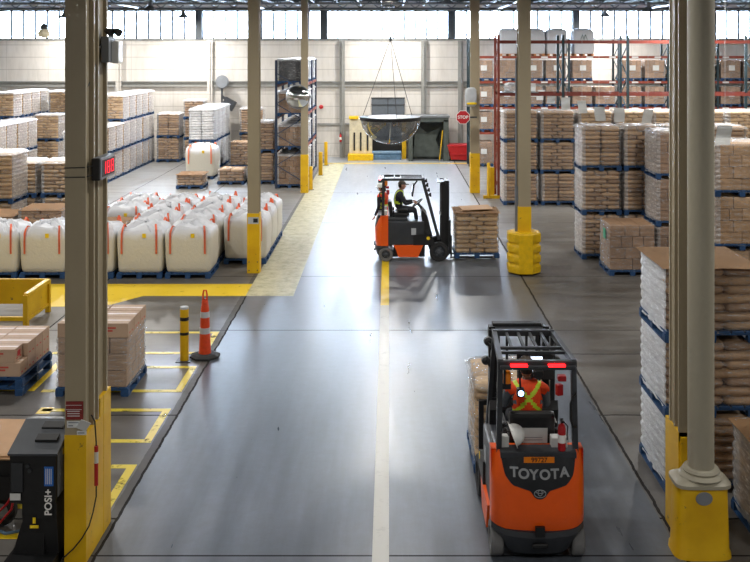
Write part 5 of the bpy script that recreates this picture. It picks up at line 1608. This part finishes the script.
def seated(lean=0, dy=0):
    """joints of a seated driver in truck coordinates, facing +x, y=left"""
    return {
        'pelvis': ((.62, dy, 1.27), (.15, .12)), 'waist': ((.60+lean*.3, dy, 1.40), (.145, .115)), 'chest': ((.60+lean*.7, dy, 1.56), (.19, .13)),
        'neck0': ((.62+lean, dy, 1.69), (.1, .075)), 'neck': ((.64+lean, dy, 1.755), (.052, .052)), 'head0': ((.66+lean, dy, 1.80), (.05, .05)),
        'shL': ((.62+lean, dy+.195, 1.65), .066), 'elL': ((.76+lean, dy+.24, 1.42), .046), 'wrL': ((1.0, dy+.14, 1.46), .03),
        'shR': ((.62+lean, dy-.195, 1.65), .066), 'elR': ((.76+lean, dy-.24, 1.42), .046), 'wrR': ((1.0, dy-.14, 1.46), .03),
        'hipL': ((.68, dy+.1, 1.26), .092), 'knL': ((1.06, dy+.13, 1.24), .064), 'anL': ((1.12, dy+.13, .80), .045), 'toL': ((1.26, dy+.14, .73), .04),
        'hipR': ((.68, dy-.1, 1.26), .092), 'knR': ((1.06, dy-.13, 1.24), .064), 'anR': ((1.12, dy-.13, .80), .045), 'toR': ((1.26, dy-.14, .73), .04)}
hands_s = {'L': ((.8, -.25, -.1), (.3, -.3, -1)), 'R': ((.8, .25, -.1), (.3, .3, -1))}
person('driver in dark clothes, lime-striped vest and brown cap seated on side-on forklift', seated(.05, .03), tuple(tr2.location), 0, 'dcloth', 'dcloth', (1, 0, -.05), vest='dcloth', cap='capc', hands=hands_s)
person('driver seen from behind in orange vest with yellow cross on rear-view forklift', seated(0, .05), tuple(tr1.location), PI/2, 'gcloth', 'dcloth', (1, 0, 0), vest='hivis', vest_x=True, cap='capc', hands=hands_s)
# person standing behind the side-on truck
SJ = {'pelvis': ((0, 0, .95), (.15, .11)), 'waist': ((0, 0, 1.1), (.14, .105)), 'chest': ((0, 0, 1.28), (.165, .115)), 'neck0': ((0, 0, 1.42), (.085, .07)), 'neck': ((.01, 0, 1.485), (.05, .05)), 'head0': ((.02, 0, 1.53), (.05, .05)),
      'shL': ((0, .175, 1.385), .06), 'elL': ((-.02, .23, 1.12), .045), 'wrL': ((.1, .22, .9), .03), 'shR': ((0, -.175, 1.385), .06), 'elR': ((.02, -.24, 1.12), .045), 'wrR': ((.05, -.24, .88), .03),
      'hipL': ((0, .1, .9), .09), 'knL': ((.03, .11, .5), .065), 'anL': ((0, .11, .1), .045), 'toL': ((.14, .13, .045), .042),
      'hipR': ((0, -.1, .9), .09), 'knR': ((.02, -.11, .5), .065), 'anR': ((-.05, -.11, .1), .045), 'toR': ((.09, -.13, .045), .042)}
pp = person('person in orange safety vest and white hard hat standing behind side-on forklift', SJ, (-.17, 25.95, 0), 2.6, 'dcloth', 'dcloth', (1, 0, 0), vest='hivis', hands={'L': ((.4, 0, -1), (1, 0, 0)), 'R': ((.2, 0, -1), (1, 0, 0))})
pp.scale = (1.05, 1.05, 1.05)
hh = helmet((0, 0, 0), 0, 0, 'x'); hh.parent = pp; hh.location = (.03, 0, 1.63)
for kk in ('label', 'category'): del hh[kk]
hh.name = 'white_hard_hat'
# hat is worn: flatten to child meshes
for chd in list(hh.children):
    chd.parent = pp; chd.location = (.03, 0, 1.63)
bpy.data.objects.remove(hh)
